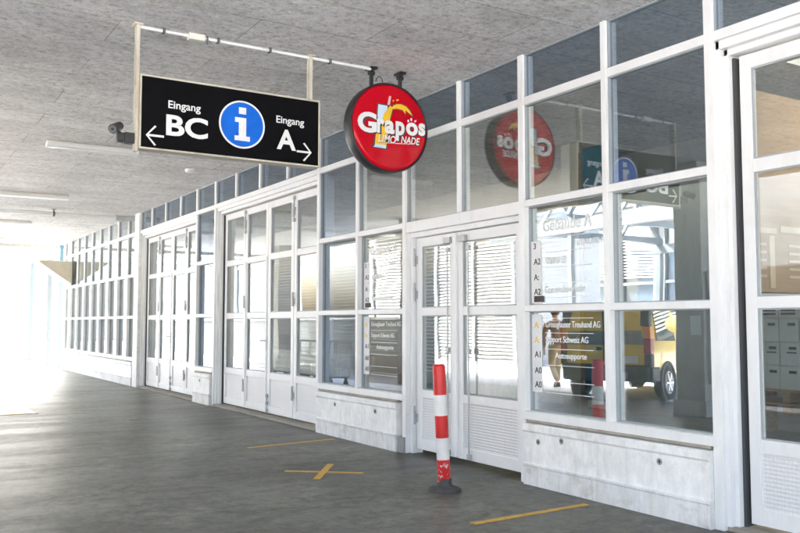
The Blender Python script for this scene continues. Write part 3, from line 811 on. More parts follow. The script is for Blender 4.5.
def arrow(yt, yh, z):
    s = 1 if yh > yt else -1
    a = MB(); x0, x1 = SX - 0.0015, SX + 0.001
    a.box(x0, x1, yt, yh - s * 0.012, z - 0.009, z + 0.009)
    for q in (1, -1):
        a.prism([(yh, z), (yh - s * 0.014, z), (yh - s * 0.085, z + q * 0.076), (yh - s * 0.071, z + q * 0.084)], lambda u, v, w: (w, u, v), x0 + 0.0006 * q, x1 + 0.0006 * q)
    a.build('arrow', M['sign_white'], t)
arrow(1.968, 1.82, 2.94); arrow(3.165, 3.312, 2.95)
dc = (2.645, 3.125)
dm = MB()
dm.lathe([(0.0005, 0.002), (0.196, 0.002), (0.196, 0.0)], lambda a, b, h: (SX - 0.001 + h, dc[0] + a, dc[1] + b), 48, 0, False)
dm.lathe([(0.194, 0.0022), (0.194, 0.004), (0.209, 0.004), (0.209, 0.0)], lambda a, b, h: (SX - 0.001 + h, dc[0] + a, dc[1] + b), 48, 1, False)
x0, x1 = SX + 0.001, SX + 0.004
dm.box(x0, x1, dc[0] - 0.032, dc[0] + 0.034, dc[1] + 0.092, dc[1] + 0.150, 1)
dm.box(x0, x1, dc[0] - 0.030, dc[0] + 0.036, dc[1] - 0.100, dc[1] + 0.060, 1)
dm.box(x0, x1, dc[0] - 0.066, dc[0] - 0.030, dc[1] + 0.018, dc[1] + 0.060, 1)
dm.box(x0, x1, dc[0] - 0.068, dc[0] + 0.072, dc[1] - 0.142, dc[1] - 0.100, 1)
dm.build('info_disc', [M['sign_blue'], M['sign_white']], t)
for yy, zb in ((1.752, 2.80), (3.315, 3.44)):
    p = MB()
    for dx in (-0.075, -0.03): p.box(SX + dx - 0.012, SX + dx + 0.012, yy - 0.016, yy + 0.012, zb, CZ - 0.01)
    p.box(SX - 0.1, SX, yy - 0.04, yy + 0.035, CZ - 0.012, CZ)
    if yy < 2:
        for zz in (2.9, 3.35): p.box(SX - 0.09, SX - 0.015, yy - 0.018, yy + 0.018, zz, zz + 0.03)
    p.build('pole', M['ivory'], t, 0.003)

t = empty('ceiling_conduit', (SX - 0.05, 2.8, CZ), 'thin pale cable conduit with junction box on the ceiling above the two signs', 'conduit')
MB().cyl((SX - 0.04, 1.77, CZ - 0.022), (SX - 0.04, 3.95, CZ - 0.022), 0.014, n=12).build('tube', M['sign_white'], t)
MB().box(SX - 0.075, SX - 0.005, 2.17, 2.31, CZ - 0.055, CZ).build('junction_box', M['louvre'], t, 0.006)
for yy in (1.95, 2.42, 2.9, 3.5): MB().box(SX - 0.065, SX - 0.015, yy, yy + 0.02, CZ - 0.042, CZ).build('clip', M['dark_steel'], t)
MB().cyl((SX - 0.03, 2.335, CZ - 0.07), (SX - 0.03, 2.335, CZ), 0.008, n=8).build('hook', M['dark_steel'], t)

# round drinks sign
DY, DZ, DR = 4.148, 3.287, 0.437
t = empty('round_sign', (SX, DY, DZ), 'round glossy red lemonade sign hanging on two black brackets near the glass', 'sign')
fd = lambda a, b, h: (SX + h, DY + a, DZ + b)
rim = MB().lathe([(0.0005, -0.16), (0.40, -0.16), (0.432, -0.145), (DR, -0.12), (DR, -0.012), (DR - 0.006, 0.0), (DR - 0.016, 0.001), (DR - 0.018, -0.01)], fd, 96)
rim.build('rim', M['black_plastic'], t)
fc = MB().lathe([(0.0005, 0.012), (0.375, 0.012), (0.392, 0.0095), (0.406, 0.003), (0.416, -0.008), (0.4185, -0.016)], fd, 96)
fc.build('face', M['red_gloss'], t)
def D(cx, cy):
    """photo crop -> face plane (metres from the disc centre)"""
    x = 340 + cx / 5.33; y = 75 + cy / 5.33
    u = (x - 389.6) * 0.01128 - 0.0
    v = (127.3 + 0.143 * (x - 389.6) - y) / 105.3
    return u, v
def dpoly(name, pts, mat, h0, h1, parent):
    MB().prism([D(*p) for p in pts], fd, h0, h1).build(name, mat, parent)
fl = lambda off: (lambda u, v, w: (SX + 0.0115 + off + w, DY + u, DZ + v))
art = bpy.data.objects.new('drink_picture', None)
gp = MB()
def dp(pts, m, h): gp.prism([D(*p) for p in pts], fd, 0.0105, 0.012 + h, m)
dp([(191, 147), (251, 156), (272, 152), (280, 178), (262, 246), (243, 404), (163, 388), (184, 300)], 0, 0.0006)              # dark outline of the tumbler
dp([(197, 154), (246, 162), (240, 262), (190, 262)], 1, 0.0012)                           # pale upper glass
dp([(226, 205), (260, 160), (274, 174), (258, 240), (238, 388), (178, 376), (186, 300), (212, 262)], 2, 0.0018)   # lemonade
dp([(186, 368), (238, 378), (237, 395), (171, 384)], 1, 0.0024)                           # thick glass foot
dp([(254, 108), (265, 110), (257, 158), (245, 156)], 3, 0.0028)                           # straw
dp([(262, 178), (272, 158), (292, 148), (320, 148), (348, 160), (368, 182), (385, 215), (384, 226), (362, 206), (344, 190), (346, 214), (328, 190), (296, 182), (276, 184)], 0, 0.0008)
dp([(266, 176), (276, 160), (294, 152), (319, 152), (345, 164), (364, 186), (380, 216), (360, 200), (341, 184), (341, 204), (326, 184), (296, 177), (276, 180)], 2, 0.0022)
dp([(272, 132), (279, 128), (281, 135), (275, 140)], 2, 0.001); dp([(291, 128), (304, 124), (306, 131), (295, 136)], 2, 0.001)
dp([(368, 232), (376, 226), (379, 240), (372, 246)], 4, 0.001); dp([(352, 240), (360, 236), (362, 248), (355, 252)], 4, 0.001); dp([(390, 242), (402, 238), (400, 248), (391, 252)], 4, 0.001)
gp.build('drink_picture', [M['dark_print'], M['ice_print'], M['yellow_print'], M['pink_print'], M['sign_white']], t)
lt = MB()
def word(mb, s, cx0, cx1, cyb, h, bold, m, off, du=0.0, dv=0.0, shear=0.0):
    u0, v0 = D(cx0, cyb); u1, _ = D(cx1, cyb)
    add_text(mb, s, fl(off), u0 + du, v0 + dv, height=h, width=u1 - u0, bold=bold, m=m, thick=0.0012, shear=shear)
for m_, off, du, dv, bo in ((1, 0.003, 0.014, -0.012, 0.055), (0, 0.0046, 0, 0, 0.04)):
    word(lt, 'G', 90, 188, 300, 0.198, bo, m_, off, du, dv)
    word(lt, 'r', 190, 228, 308, 0.135, bo, m_, off, du, dv)
    word(lt, 'a', 230, 282, 312, 0.130, bo, m_, off, du, dv)
    word(lt, 'p', 288, 336, 352, 0.190, bo, m_, off, du, dv)
    word(lt, 'o', 344, 408, 322, 0.130, bo, m_, off, du, dv)
    word(lt, 's', 412, 449, 325, 0.125, bo, m_, off, du, dv)
word(lt, 'LIMO', 196, 288, 358, 0.075, 0.02, 1, 0.0062, 0.004, -0.004, 0.2)
word(lt, 'NADE', 316, 418, 366, 0.07, 0.02, 1, 0.0062, 0.004, -0.004, 0.2)
word(lt, 'LIMO', 196, 288, 358, 0.075, 0.015, 0, 0.0078, 0, 0, 0.2)
word(lt, 'NADE', 316, 418, 366, 0.07, 0.015, 0, 0.0078, 0, 0, 0.2)
a, b = D(240, 362), D(365, 374)
lt.prism([D(240, 366), D(365, 374), D(365, 370), D(240, 363)], fd, 0.0115, 0.014, 0)
lt.build('lettering', [M['sign_white'], M['dark_print']], t)
for yy in (3.975, 4.30):
    b = MB().box(SX - 0.085, SX - 0.055, yy - 0.014, yy + 0.014, DZ + math.sqrt(max(0, DR ** 2 - (yy - DY) ** 2)) - 0.02, CZ - 0.006)
    b.box(SX - 0.13, SX - 0.01, yy - 0.035, yy + 0.035, CZ - 0.02, CZ)
    b.cyl((SX - 0.07, yy - 0.03, CZ - 0.05), (SX - 0.07, yy + 0.03, CZ - 0.05), 0.022, n=12)
    b.build('bracket', M['black_plastic'], t)
cb = MB()
for i in range(10):
    a0, a1 = i / 10 * math.pi, (i + 1) / 10 * math.pi
    cb.cyl((SX - 0.06, 4.06 - 0.035 * math.cos(a0), 3.735 + 0.05 * math.sin(a0)), (SX - 0.06, 4.06 - 0.035 * math.cos(a1), 3.735 + 0.05 * math.sin(a1)), 0.004, n=6)
cb.build('cable_loop', M['black_plastic'], t)

# security camera clamped to the far pole of the black sign
t = empty('security_camera', (SX - 0.05, 1.72, 2.87), 'small black security camera clamped to the left pole of the black sign', 'security camera')
MB().box(SX - 0.085, SX - 0.005, 1.655, 1.732, 2.86, 2.945).box(SX - 0.075, SX - 0.015, 1.60, 1.655, 2.865, 2.94).build('clamp', M['black_plastic'], t, 0.004)
MB().cyl((SX - 0.045, 1.625, 2.93), (SX - 0.03, 1.60, 2.975), 0.014, n=12).build('swivel', M['black_plastic'], t)
p0 = Vector((SX - 0.06, 1.625, 3.0)); p1 = Vector((SX + 0.045, 1.548, 2.945))
h = MB().cyl(p0, p1, 0.034, 0.038, n=24); h.cyl(p0 + (p0 - p1) * 0.06, p0, 0.024, 0.034, n=24); h.build('housing', M['black_plastic'], t)
dn = (p1 - p0).normalized()
MB().cyl(p1, p1 + dn * 0.006, 0.030, n=24).build('lens_window', M['dark_steel'], t)
MB().cyl(p1 + dn * 0.006, p1 + dn * 0.009, 0.013, n=20).build('lens', M['black_plastic'], t)

# batten lamps
def make_lamp():
    t = empty('ceiling_lamp', (0, 0, 0), 'lamp', 'ceiling lamp', 'long batten lamps on the arcade ceiling', world=False)
    MB().box(-0.045, 0.045, -0.6, 0.6, -0.03, 0).build('housing', M['louvre'], t, 0.003)
    MB().prism([(-0.07, -0.03), (-0.062, -0.068), (-0.03, -0.085), (0.03, -0.085), (0.062, -0.068), (0.07, -0.03)], lambda u, v, a: (u, a, v), -0.585, 0.585).build('diffuser', M['lamp_white'], t)
    for s in (-1, 1):
      e = MB(); e.prism([(-0.072, -0.028), (-0.064, -0.07), (-0.03, -0.087), (0.03, -0.087), (0.064, -0.07), (0.072, -0.028)], lambda u, v, a: (u, a, v), s * 0.585, s * 0.605)
      e.build('end_cap', M['sign_white'], t)
    return t
l0 = make_lamp()
for i, (x, lab) in enumerate([(-12.03, 'white batten lamp on the ceiling, nearest one, just left of the black sign'), (-17.12, 'white batten lamp on the ceiling just before the big ceiling pipe'),
                              (-21.95, 'white batten lamp on the ceiling just beyond the big ceiling pipe'), (-26.6, 'white batten lamp farthest away on the ceiling, close to the bright open end')]):
    q = l0 if i == 0 else copy_tree(l0)
    q.location = (x, 2.48 if i < 2 else 2.53, CZ); q['label'] = lab
o = MB().lathe([(0.0005, -0.05), (0.07, -0.05), (0.085, -0.03), (0.09, 0.0)], lambda a, b, h: (-13.1 + a, 4.2 + b, CZ + h), 24).build('smoke_detector', M['lamp_white'], loc=(-13.1, 4.2, CZ))
tag(o, 'small round white smoke detector on the ceiling above the folding door', 'smoke detector')

t = empty('ceiling_pipe', (-19.35, 2.0, 3.76), 'thick pale pipe crossing under the ceiling to the glass facade', 'pipe')
MB().cyl((-19.35, -1.8, 3.76), (-19.3, 4.55, 3.76), 0.045, n=16).build('tube', M['lamp_white'], t)
e = MB()
for i in range(8):
    a0, a1 = i / 8 * math.pi / 2, (i + 1) / 8 * math.pi / 2
    e.cyl((-19.3, 4.72 + 0.2 * math.sin(a0), 3.76 - 0.0 + 0.0), (-19.3, 4.72 + 0.2 * math.sin(a1), 3.76), 0.05, n=14)
e.cyl((-19.3, 4.5, 3.76), (-19.3, 4.93, 3.76), 0.062, n=16)
e.build('pipe_joint', M['steel_grey'], t)
hg = MB()
for yy in (0.6, 3.2):
    hg.cyl((-19.32, yy, 3.80), (-19.32, yy, CZ), 0.012, n=8); hg.cyl((-19.32, yy - 0.02, 3.76), (-19.32, yy + 0.02, 3.76), 0.056, n=16)
    hg.box(-19.36, -19.28, yy - 0.03, yy + 0.03, CZ - 0.015, CZ)
hg.build('pipe_hanger', M['dark_steel'], t)

# ------------------------------------------------------------------ bollard and floor tape
BX, BY = -5.93, 4.13
t = empty('bollard', (BX, BY, 0), 'leaning red and white striped bollard on a black rubber foot', 'bollard', world=False)
pb = MB().lathe([(0.052, 0.07), (0.055, 0.08), (0.055, 1.035), (0.052, 1.052), (0.043, 1.06), (0.0005, 1.06)], lambda a, b, h: (a, b, h), 40)
post = pb.build('post', M['bands'], t)
fb = MB().lathe([(0.145, 0.0), (0.143, 0.018), (0.125, 0.028), (0.085, 0.038), (0.066, 0.048), (0.061, 0.06), (0.060, 0.105), (0.056, 0.108)], lambda a, b, h: (a * 1.0, b * 0.95, h), 40)
foot = fb.build('foot', M['soft_black'], t)
# it leans a little to the left of the picture
lean = Matrix.Rotation(R(2.6), 4, Vector((0.85, -0.53, 0)).cross(Vector((0, 0, 1))).normalized())
post.matrix_local = Matrix.Rotation(R(2.6), 4, Vector((0.849, -0.528, 0)))

def tape(pts, name, label, z=0.003):
    mb = MB().prism(pts, lambda u, v, a: (u, v, a), 0.0005, z)
    cx = sum(p[0] for p in pts) / len(pts); cy = sum(p[1] for p in pts) / len(pts)
    return tag(mb.build(name, M['tape'], loc=(cx, cy, 0)), label, 'floor tape', 'yellow tape marks on the floor')
def strip(p0, p1, w):
    d = Vector((p1[0] - p0[0], p1[1] - p0[1])).normalized(); n = Vector((-d.y, d.x)) * w / 2
    return [(p0[0] + n.x, p0[1] + n.y), (p0[0] - n.x, p0[1] - n.y), (p1[0] - n.x, p1[1] - n.y), (p1[0] + n.x, p1[1] + n.y)]
tape(strip((-4.86, 3.62), (-4.90, 4.76), 0.062), 'floor_tape', 'yellow tape strip on the floor in front of the near white parapet')
tape(strip((-9.10, 3.63), (-9.24, 4.80), 0.062), 'floor_tape', 'yellow tape strip on the floor in front of the middle white parapet')
ta = strip((-7.51, 3.375), (-7.02, 3.955), 0.062); tb = strip((-6.965, 3.44), (-7.635, 3.93), 0.066)
mb = MB().prism(ta, lambda u, v, a: (u, v, a), 0.0005, 0.003).prism(tb, lambda u, v, a: (u, v, a), 0.0008, 0.0038)
tag(mb.build('tape_cross', M['tape'], loc=(-7.28, 3.67, 0)), 'yellow tape cross stuck on the grey floor left of the bollard', 'floor tape', 'yellow tape marks on the floor')
tape(strip((-14.27, -0.02), (-14.27, 2.22), 0.05), 'floor_tape', 'thin yellow edge line along the white floor area', 0.006)

# ------------------------------------------------------------------ far end
t = empty('end_hood', (-27.0, 4.5, 2.6), 'beige wedge shaped hood sticking out from the far end of the facade', 'hood')
hp = MB().prism([(4.93, 2.55), (4.93, 3.22), (3.98, 3.22), (4.05, 3.16)], lambda u, v, a: (a, u, v), -27.3, -26.4)
hp.build('shell', pmat('hood_beige', (0.50, 0.45, 0.35), 0.6, 0.1, 4), t, 0.01)
MB().box(-27.32, -26.38, 3.95, 4.93, 3.222, 3.25).build('cap', M['louvre'], t)
for (x, y, w, h, mat, lab) in [(-28.15, 4.93, 0.10, CZ, 'blue_post', 'slim blue steel post right at the far end of the facade'), (-29.8, 4.87, 0.13, 3.5, 'pale_post', 'grey blue steel post standing in the bright open end')]:
    t = empty('steel_post', (x, y, 0), lab, 'post')
    MB().box(x - w / 2, x + w / 2, y - w / 2, y + w / 2, 0.01, h).build('shaft', M[mat], t, 0.004)
    MB().box(x - w, x + w, y - w, y + w, -0.012, 0.012).build('base_plate', M['steel_grey'], t)
t = empty('glass_canopy', (-31, 2.5, 3.6), 'white steel canopy with glass panes beyond the end of the ceiling', 'canopy')
for yy in [-3 + i * 1.6 for i in range(6)]:
    MB().bar((-28.45, yy, 3.95), (-34.5, yy, 3.75), 0.06, 0.10).build('rafter', M['louvre'], t)
for xx in (-30.5, -32.5, -34.5):
    MB().bar((xx, -3.1, 3.83 - (-28.45 - xx) * 0.0), (xx, 5.2, 3.83), 0.06, 0.08).build('purlin', M['blue_post'] if xx < -34 else M['louvre'], t)
MB().prism([(-28.45, 4.01), (-28.45, 4.02), (-34.5, 3.82), (-34.5, 3.81)], lambda u, v, a: (u, a, v), -3.1, 5.2).build('pane', M['glass_clear'], t)
for yy in (-3.0, 5.0): MB().box(-34.56, -34.44, yy - 0.06, yy + 0.06, -0.01, 3.78).build('leg', M['pale_post'], t)

def tree(x, y, h, rad, lab, seed):
    rnd = random.Random(seed)
    t = empty('tree', (x, y, 0), lab, 'tree', 'trees beyond the open end')
    tr = MB().cyl((x, y, -0.05), (x + 0.1, y, h * 0.55), 0.22, 0.13, n=10)
    tips = []
    for i in range(9):
        a = rnd.uniform(0, 6.28); e = rnd.uniform(0.3, 1.1); z0 = h * rnd.uniform(0.3, 0.55)
        q = (x + math.cos(a) * rad * 0.6 * math.cos(e), y + math.sin(a) * rad * 0.6 * math.cos(e), z0 + h * 0.35 * math.sin(e))
        tr.cyl((x + 0.05, y, z0), q, 0.07, 0.025, n=7); tips.append(q)
    tr.build('trunk', M['trunk'], t)
    lf = MB()
    for i in range(2600):
        c = rnd.choice(tips); d = Vector((rnd.gauss(0, 1), rnd.gauss(0, 1), rnd.gauss(0, 0.8))) * rad * 0.24
        p = Vector(c) + d; s = rnd.uniform(0.07, 0.16)
        u = Vector((rnd.gauss(0, 1), rnd.gauss(0, 1), rnd.gauss(0, 1))).normalized(); v = u.orthogonal().normalized()
        lf.add([p - u * s, p + v * s * 0.5, p + u * s, p - v * s * 0.5], [(0, 1, 2, 3)])
    lf.build('crown', M['leaf'], t, fix=False)

t = empty('far_building', (-75, 3, 0), 'pale low building far out beyond the bright open end', 'building')
w = MB().box(-82, -75, -25, 30, 0, 7).build('wall', M['louvre'], t)
MB().box(-82.3, -74.6, -25.3, 30.3, 7, 7.4).build('roof', M['steel_grey'], t)
for i in range(10):
    for zz in (1.0, 4.2):
        y = -20 + i * 4.6
        f = MB().box(-75.03, -74.97, y, y + 2.4, zz, zz + 1.7).build('window_shutter', M['louvre'], t)
t = empty('bus_shelter', (-66, 8.2, 0), 'small dark roofed shelter far out in the bright open end', 'shelter')
MB().box(-67.5, -64.5, 5.5, 9.6, 1.95, 2.15).build('roof', M['dark_steel'], t, 0.02)
for yy in (5.7, 9.4): MB().box(-66.1, -65.9, yy - 0.05, yy + 0.05, -0.012, 1.95).build('post', M['steel_grey'], t)
t = empty('yard_railing', (-44, 4, 0), 'low grey metal railing in the bright open end', 'railing')
for y in [0.5 + i * 1.0 for i in range(9)]: MB().box(-44.03, -43.97, y - 0.03, y + 0.03, -0.012, 1.05).build('post', M['steel_grey'], t)
rl = MB()
for z in (0.35, 0.7, 1.05): rl.cyl((-44, 0.4, z), (-44, 8.6, z), 0.022, n=8)
rl.build('rails', M['steel_grey'], t)

# ------------------------------------------------------------------ across the arcade: columns, trusses, hall (seen in the glass)
def column(x, lab, first=False):
    t = empty('concrete_column', (x, -0.77, 0), lab, 'column', 'concrete columns along the open side')
    MB().box(x - 0.26, x + 0.26, -1.03, -0.51, 0.0, CZ).build('shaft', M['column'], t, 0.012)
    MB().box(x - 0.31, x + 0.31, -1.08, -0.46, 0.0, 0.24).build('base', M['column'], t, 0.012)
    if first:
        MB().box(x + 0.02, x + 0.20, -0.508, -0.492, 1.22, 1.52).build('notice', M['carton_white'], t)
        MB().cyl((x + 0.31, -0.6, 0.5), (x + 0.31, -0.6, 2.2), 0.03, n=12).build('downpipe', M['steel_grey'], t)
        MB().box(x + 0.262, x + 0.30, -0.98, -0.66, 1.55, 2.55).build('switch_cabinet', M['black_plastic'], t)
column(-8.62, 'square concrete column mirrored in the near window, with a small white notice', True)
for x, l in ((-16.7, 'square concrete column, second along the open side of the arcade'), (-24.8, 'square concrete column closest to the far open end of the arcade'), (-0.5, 'square concrete column beside the camera on the open side')): column(x, l)

HY = -17.0
t = empty('opposite_hall', (-15, HY, 0), 'long white hall with big windows across the yard, mirrored in the glass', 'building')
MB().box(-48, 14, HY - 8, HY - 0.3, 0, 6.2).build('wall', M['hall_white'], t)
MB().box(-48.3, 14.3, HY - 8.3, HY + 0.5, 6.2, 6.6).build('roof', M['hall_dark'], t)
for i in range(26):
    x0 = -47 + i * 2.35
    f = MB().box(x0, x0 + 0.14, HY - 0.3, HY - 0.1, 0.9, 5.6).box(x0 + 1.9, x0 + 2.04, HY - 0.3, HY - 0.1, 0.9, 5.6).box(x0 + 0.14, x0 + 1.9, HY - 0.3, HY - 0.12, 0.9, 1.02).box(x0 + 0.14, x0 + 1.9, HY - 0.3, HY - 0.12, 3.0, 3.12).box(x0 + 0.14, x0 + 1.9, HY - 0.3, HY - 0.12, 5.5, 5.6)
    f = f.build('window', M['dark_steel'], t)
    MB().box(x0 + 0.14, x0 + 1.9, HY - 0.26, HY - 0.24, 1.02, 5.5).build('pane', M['glass_cool'], f)
    if i % 3 != 1:
        bl = MB()
        for j in range(16): bl.box(x0 + 0.16, x0 + 1.88, HY - 0.22, HY - 0.19, 3.3 + j * 0.13, 3.36 + j * 0.13)
        bl.build('blind', M['louvre'], f)

t = empty('added_low_wall', (-32, -2.6, 0), 'low dark metal wall added along the open side to darken the folding door reflections', 'wall')  # added wall, blocks the bright yard in the mirrored view
MB().box(-47, -20.2, -2.75, -2.45, -0.012, 1.5).build('wall', M['dark_steel'], t, 0.01)
MB().box(-47.05, -20.15, -2.80, -2.40, 1.5, 1.58).build('coping', M['steel_grey'], t, 0.006)
t = empty('added_dark_wall', (-7.2, -3.1, 0), 'dark wall block added behind the near column to dim the near folding door reflection', 'wall')  # added block, darkens what the near folding door mirrors
MB().box(-9.35, -4.8, -3.3, -2.9, -0.012, 4.4).build('wall', M['hall_dark'], t, 0.012)
MB().box(-9.4, -4.75, -3.35, -2.85, 4.4, 4.5).build('coping', M['steel_grey'], t, 0.006)
AX0, AX1, AY = -30.2, -21.3, -7.5
t = empty('shuttered_annex', (-25.7, AY, 0), 'white annex with wide slatted roller shutters mirrored in the glazed double door', 'building')
MB().box(AX0, AX1, AY - 4, AY - 0.06, -0.012, 4.9).build('wall', M['hall_white'], t)
MB().box(AX0 - 0.2, AX1 + 0.2, AY - 4.2, AY + 0.25, 4.9, 5.15).build('roof', M['steel_grey'], t)
MB().box(AX0, AX1, AY - 0.06, AY + 0.06, -0.012, 0.1).build('plinth', M['parapet_base'], t)
for i in range(4):
    xa = AX0 + 0.1 + i * 2.2; xb = xa + 2.08
    sh = MB(); z = 0.11
    while z < 4.75:
        sh.add([(xa, AY - 0.05, z), (xb, AY - 0.05, z), (xb, AY + 0.0, z + 0.02), (xa, AY + 0.0, z + 0.02), (xa, AY - 0.04, z + 0.112), (xb, AY - 0.04, z + 0.112)],
               [(0, 1, 2, 3), (3, 2, 5, 4), (0, 3, 4), (1, 5, 2), (0, 4, 5, 1)], 0)
        z += 0.118
    sh.build('roller_shutter', M['shutter'], t)
    MB().box(xb, xb + 0.12, AY - 0.06, AY + 0.05, 0.1, 4.8).build('guide_rail', M['steel_grey'], t)

t = empty('truss_canopy', (-16, -10, 0), 'dark steel truss canopy over the yard mirrored above the yellow van', 'canopy')
for x in [-20.4 + i * 3.4 for i in range(7)]:
    f = MB()
    f.bar((x, -13.5, 4.3), (x, -6.0, 4.3), 0.14, 0.18).bar((x, -13.5, 5.6), (x, -6.0, 5.6), 0.14, 0.16)
    for j in range(4):
        y0 = -13.4 + j * 1.87
        f.bar((x, y0, 4.36), (x, y0 + 0.93, 5.54), 0.10, 0.10); f.bar((x, y0 + 0.94, 5.54), (x, y0 + 1.86, 4.36), 0.10, 0.10)
    f.build('truss', M['hall_dark'], t)
MB().bar((-20.6, -6.0, 4.05), (0.2, -6.0, 4.05), 0.2, 0.36).build('edge_beam', M['hall_dark'], t)
MB().bar((-20.6, -13.4, 4.05), (0.2, -13.4, 4.05), 0.2, 0.3).build('edge_beam', M['hall_dark'], t)
for x in [-20.4 + i * 6.8 for i in range(4)]:
    for y in (-13.4, ): MB().box(x - 0.09, x + 0.09, y - 0.09, y + 0.09, -0.012, 3.9).build('leg', M['hall_dark'], t)
for x in [-17.0 + i * 6.8 for i in range(3)]: MB().box(x - 0.07, x + 0.07, -6.07, -5.93, -0.012, 3.87).build('leg', M['hall_dark'], t)

# ------------------------------------------------------------------ yellow delivery vans
def make_van():
    """origin on the ground under the middle; x forward, y left"""
    t = empty('delivery_van', (0, 0, 0), 'van', 'van', world=False)
    # stations: x, sill z, belt z, roof z, half width sill, belt, roof
    st = [(-2.08, 0.46, 1.02, 1.62, 0.80, 0.84, 0.68), (-2.02, 0.34, 1.04, 1.74, 0.86, 0.895, 0.72), (-1.6, 0.30, 1.06, 1.82, 0.88, 0.915, 0.75), (-0.6, 0.28, 1.06, 1.84, 0.89, 0.92, 0.76),
          (0.25, 0.28, 1.05, 1.81, 0.89, 0.92, 0.75), (0.62, 0.28, 1.04, 1.70, 0.89, 0.915, 0.72), (1.18, 0.28, 1.02, 1.16, 0.88, 0.91, 0.74), (1.75, 0.30, 0.90, 1.02, 0.86, 0.88, 0.66), (2.02, 0.34, 0.78, 0.86, 0.78, 0.80, 0.56), (2.14, 0.40, 0.62, 0.66, 0.62, 0.64, 0.46)]
    rings = []
    for x, zs, zb, zr, ws, wb, wr in st:
        zm = (zs + zb) / 2
        half = [(0, zs), (ws * 0.9, zs), (ws, zs + 0.06), ((ws + wb) / 2 + 0.012, zm), (wb, zb), (wb - (wb - wr) * 0.45, zb + (zr - zb) * 0.55), (wr, zr - 0.05 * min(1, (zr - zb) * 3)), (wr - 0.10, zr), (0, zr + 0.012)]
        ring = [(x, y, z) for y, z in half] + [(x, -y, z) for y, z in reversed(half[1:-1])]
        rings.append(ring)
    mb = MB(); n = len(rings[0])
    vs = [v for r in rings for v in r]
    fs = [(j * n + i, j * n + (i + 1) % n, (j + 1) * n + (i + 1) % n, (j + 1) * n + i) for j in range(len(rings) - 1) for i in range(n)]
    mb.add(vs, fs, 0, True); mb.add(rings[0], [tuple(range(n))], 0); mb.add(rings[-1], [tuple(reversed(range(n)))], 0)
    body = mb.build('body', M['yellow_car'], t)
    sm = body.modifiers.new('sub', 'SUBSURF'); sm.levels = 2; sm.render_levels = 2
    for i, e in enumerate(body.data.edges): pass
    def side_y(z):                         # glass side plane
        return 0.915 if z < 1.06 else 0.915 - (z - 1.06) * 0.20
    for s in (-1, 1):
        w = MB()
        def sp(pts, m, off): w.prism(pts, lambda u, v, a: (u, s * (side_y(v) + a), v), off - 0.02, off, m)
        sp([(-1.82, 1.10), (-1.74, 1.62), (-0.98, 1.66), (-0.95, 1.08)], 0, 0.004)
        sp([(-0.86, 1.08), (-0.88, 1.66), (0.02, 1.66), (0.05, 1.07)], 0, 0.004)
        sp([(0.13, 1.07), (0.10, 1.65), (0.42, 1.62), (0.98, 1.12), (0.98, 1.07)], 0, 0.004)
        w.build('side_window', M['car_glass'], t)
        tl = MB()
        tl.box(-2.10, -1.93, s * 0.76, s * 0.90, 1.14, 1.34, 1).box(-2.105, -1.93, s * 0.765, s * 0.90, 0.98, 1.14, 0).box(-2.10, -1.94, s * 0.76, s * 0.895, 0.86, 0.98, 0)
        tl.build('tail_light', [M['red_lens'], M['orange_lens']], t, 0.012)
        MB().box(-2.085, -1.95, s * 0.70, s * 0.875, 1.34, 1.66).box(-2.105, -1.95, s * 0.765, s * 0.90, 0.62, 0.86).build('rear_pillar_trim', M['bumper'], t, 0.02)
        m_ = MB().box(0.72, 0.86, s * 0.93, s * 1.09, 1.06, 1.24); m_.build('wing_mirror', M['bumper'], t, 0.02)
        MB().box(-0.75, -0.55, s * 0.925, s * 0.945, 0.90, 0.94).box(0.28, 0.48, s * 0.925, s * 0.945, 0.90, 0.94).build('door_handle', M['bumper'], t, 0.004)
        MB().box(-0.95, 1.0, s * 0.89, s * 0.925, 0.26, 0.44).build('sill_trim', M['bumper'], t, 0.01)
        hl = MB().box(1.82, 2.06, s * 0.50, s * 0.80, 0.68, 0.86); hl.build('headlight', M['plate_white'], t, 0.03)
        for x in (-1.33, 1.34):
            ar = MB().lathe([(0.40, -0.05), (0.40, 0.02), (0.325, 0.03), (0.325, -0.05)], lambda a, b, h: (x + a, s * (0.90 + h), 0.32 + b), 36)
            ar.build('wheel_arch', M['bumper'], t)
            wh = MB().lathe([(0.20, -0.20), (0.29, -0.20), (0.318, -0.17), (0.318, -0.03), (0.29, 0.0), (0.21, 0.0), (0.20, -0.02)], lambda a, b, h: (x + a, s * (0.925 + h), 0.318 + b), 40).build('wheel', M['tyre'], t)
            rm = MB().lathe([(0.212, -0.01), (0.205, 0.002), (0.188, -0.004), (0.18, -0.06), (0.01, -0.065)], lambda a, b, h: (x + a, s * (0.925 + h), 0.318 + b), 40)
            for k in range(6):
                a = k * math.pi / 3
                rm.bar((x + 0.03 * math.cos(a), s * 0.915, 0.318 + 0.03 * math.sin(a)), (x + 0.19 * math.cos(a), s * 0.918, 0.318 + 0.19 * math.sin(a)), 0.05, 0.03)
            rm.cyl((x, s * 0.89, 0.318), (x, s * 0.932, 0.318), 0.04, n=16)
            rm.build('rim', M['alloy'], wh)
    MB().prism([(-0.77, 1.02), (-0.68, 1.62), (0.68, 1.62), (0.77, 1.02)], lambda u, v, a: (-2.085 + (v - 1.02) * 0.10 - a, u, v), -0.02, 0.02).build('rear_window', M['car_glass'], t)
    MB().box(-2.135, -2.0, -0.86, 0.86, 0.36, 0.66).box(-2.06, -1.70, -0.905, 0.905, 0.34, 0.62).build('rear_bumper', M['bumper'], t, 0.03)
    MB().box(2.0, 2.18, -0.72, 0.72, 0.30, 0.54).build('front_bumper', M['bumper'], t, 0.03)
    MB().box(-2.125, -2.07, 0.14, 0.64, 0.70, 0.82).build('number_plate', M['plate_white'], t)
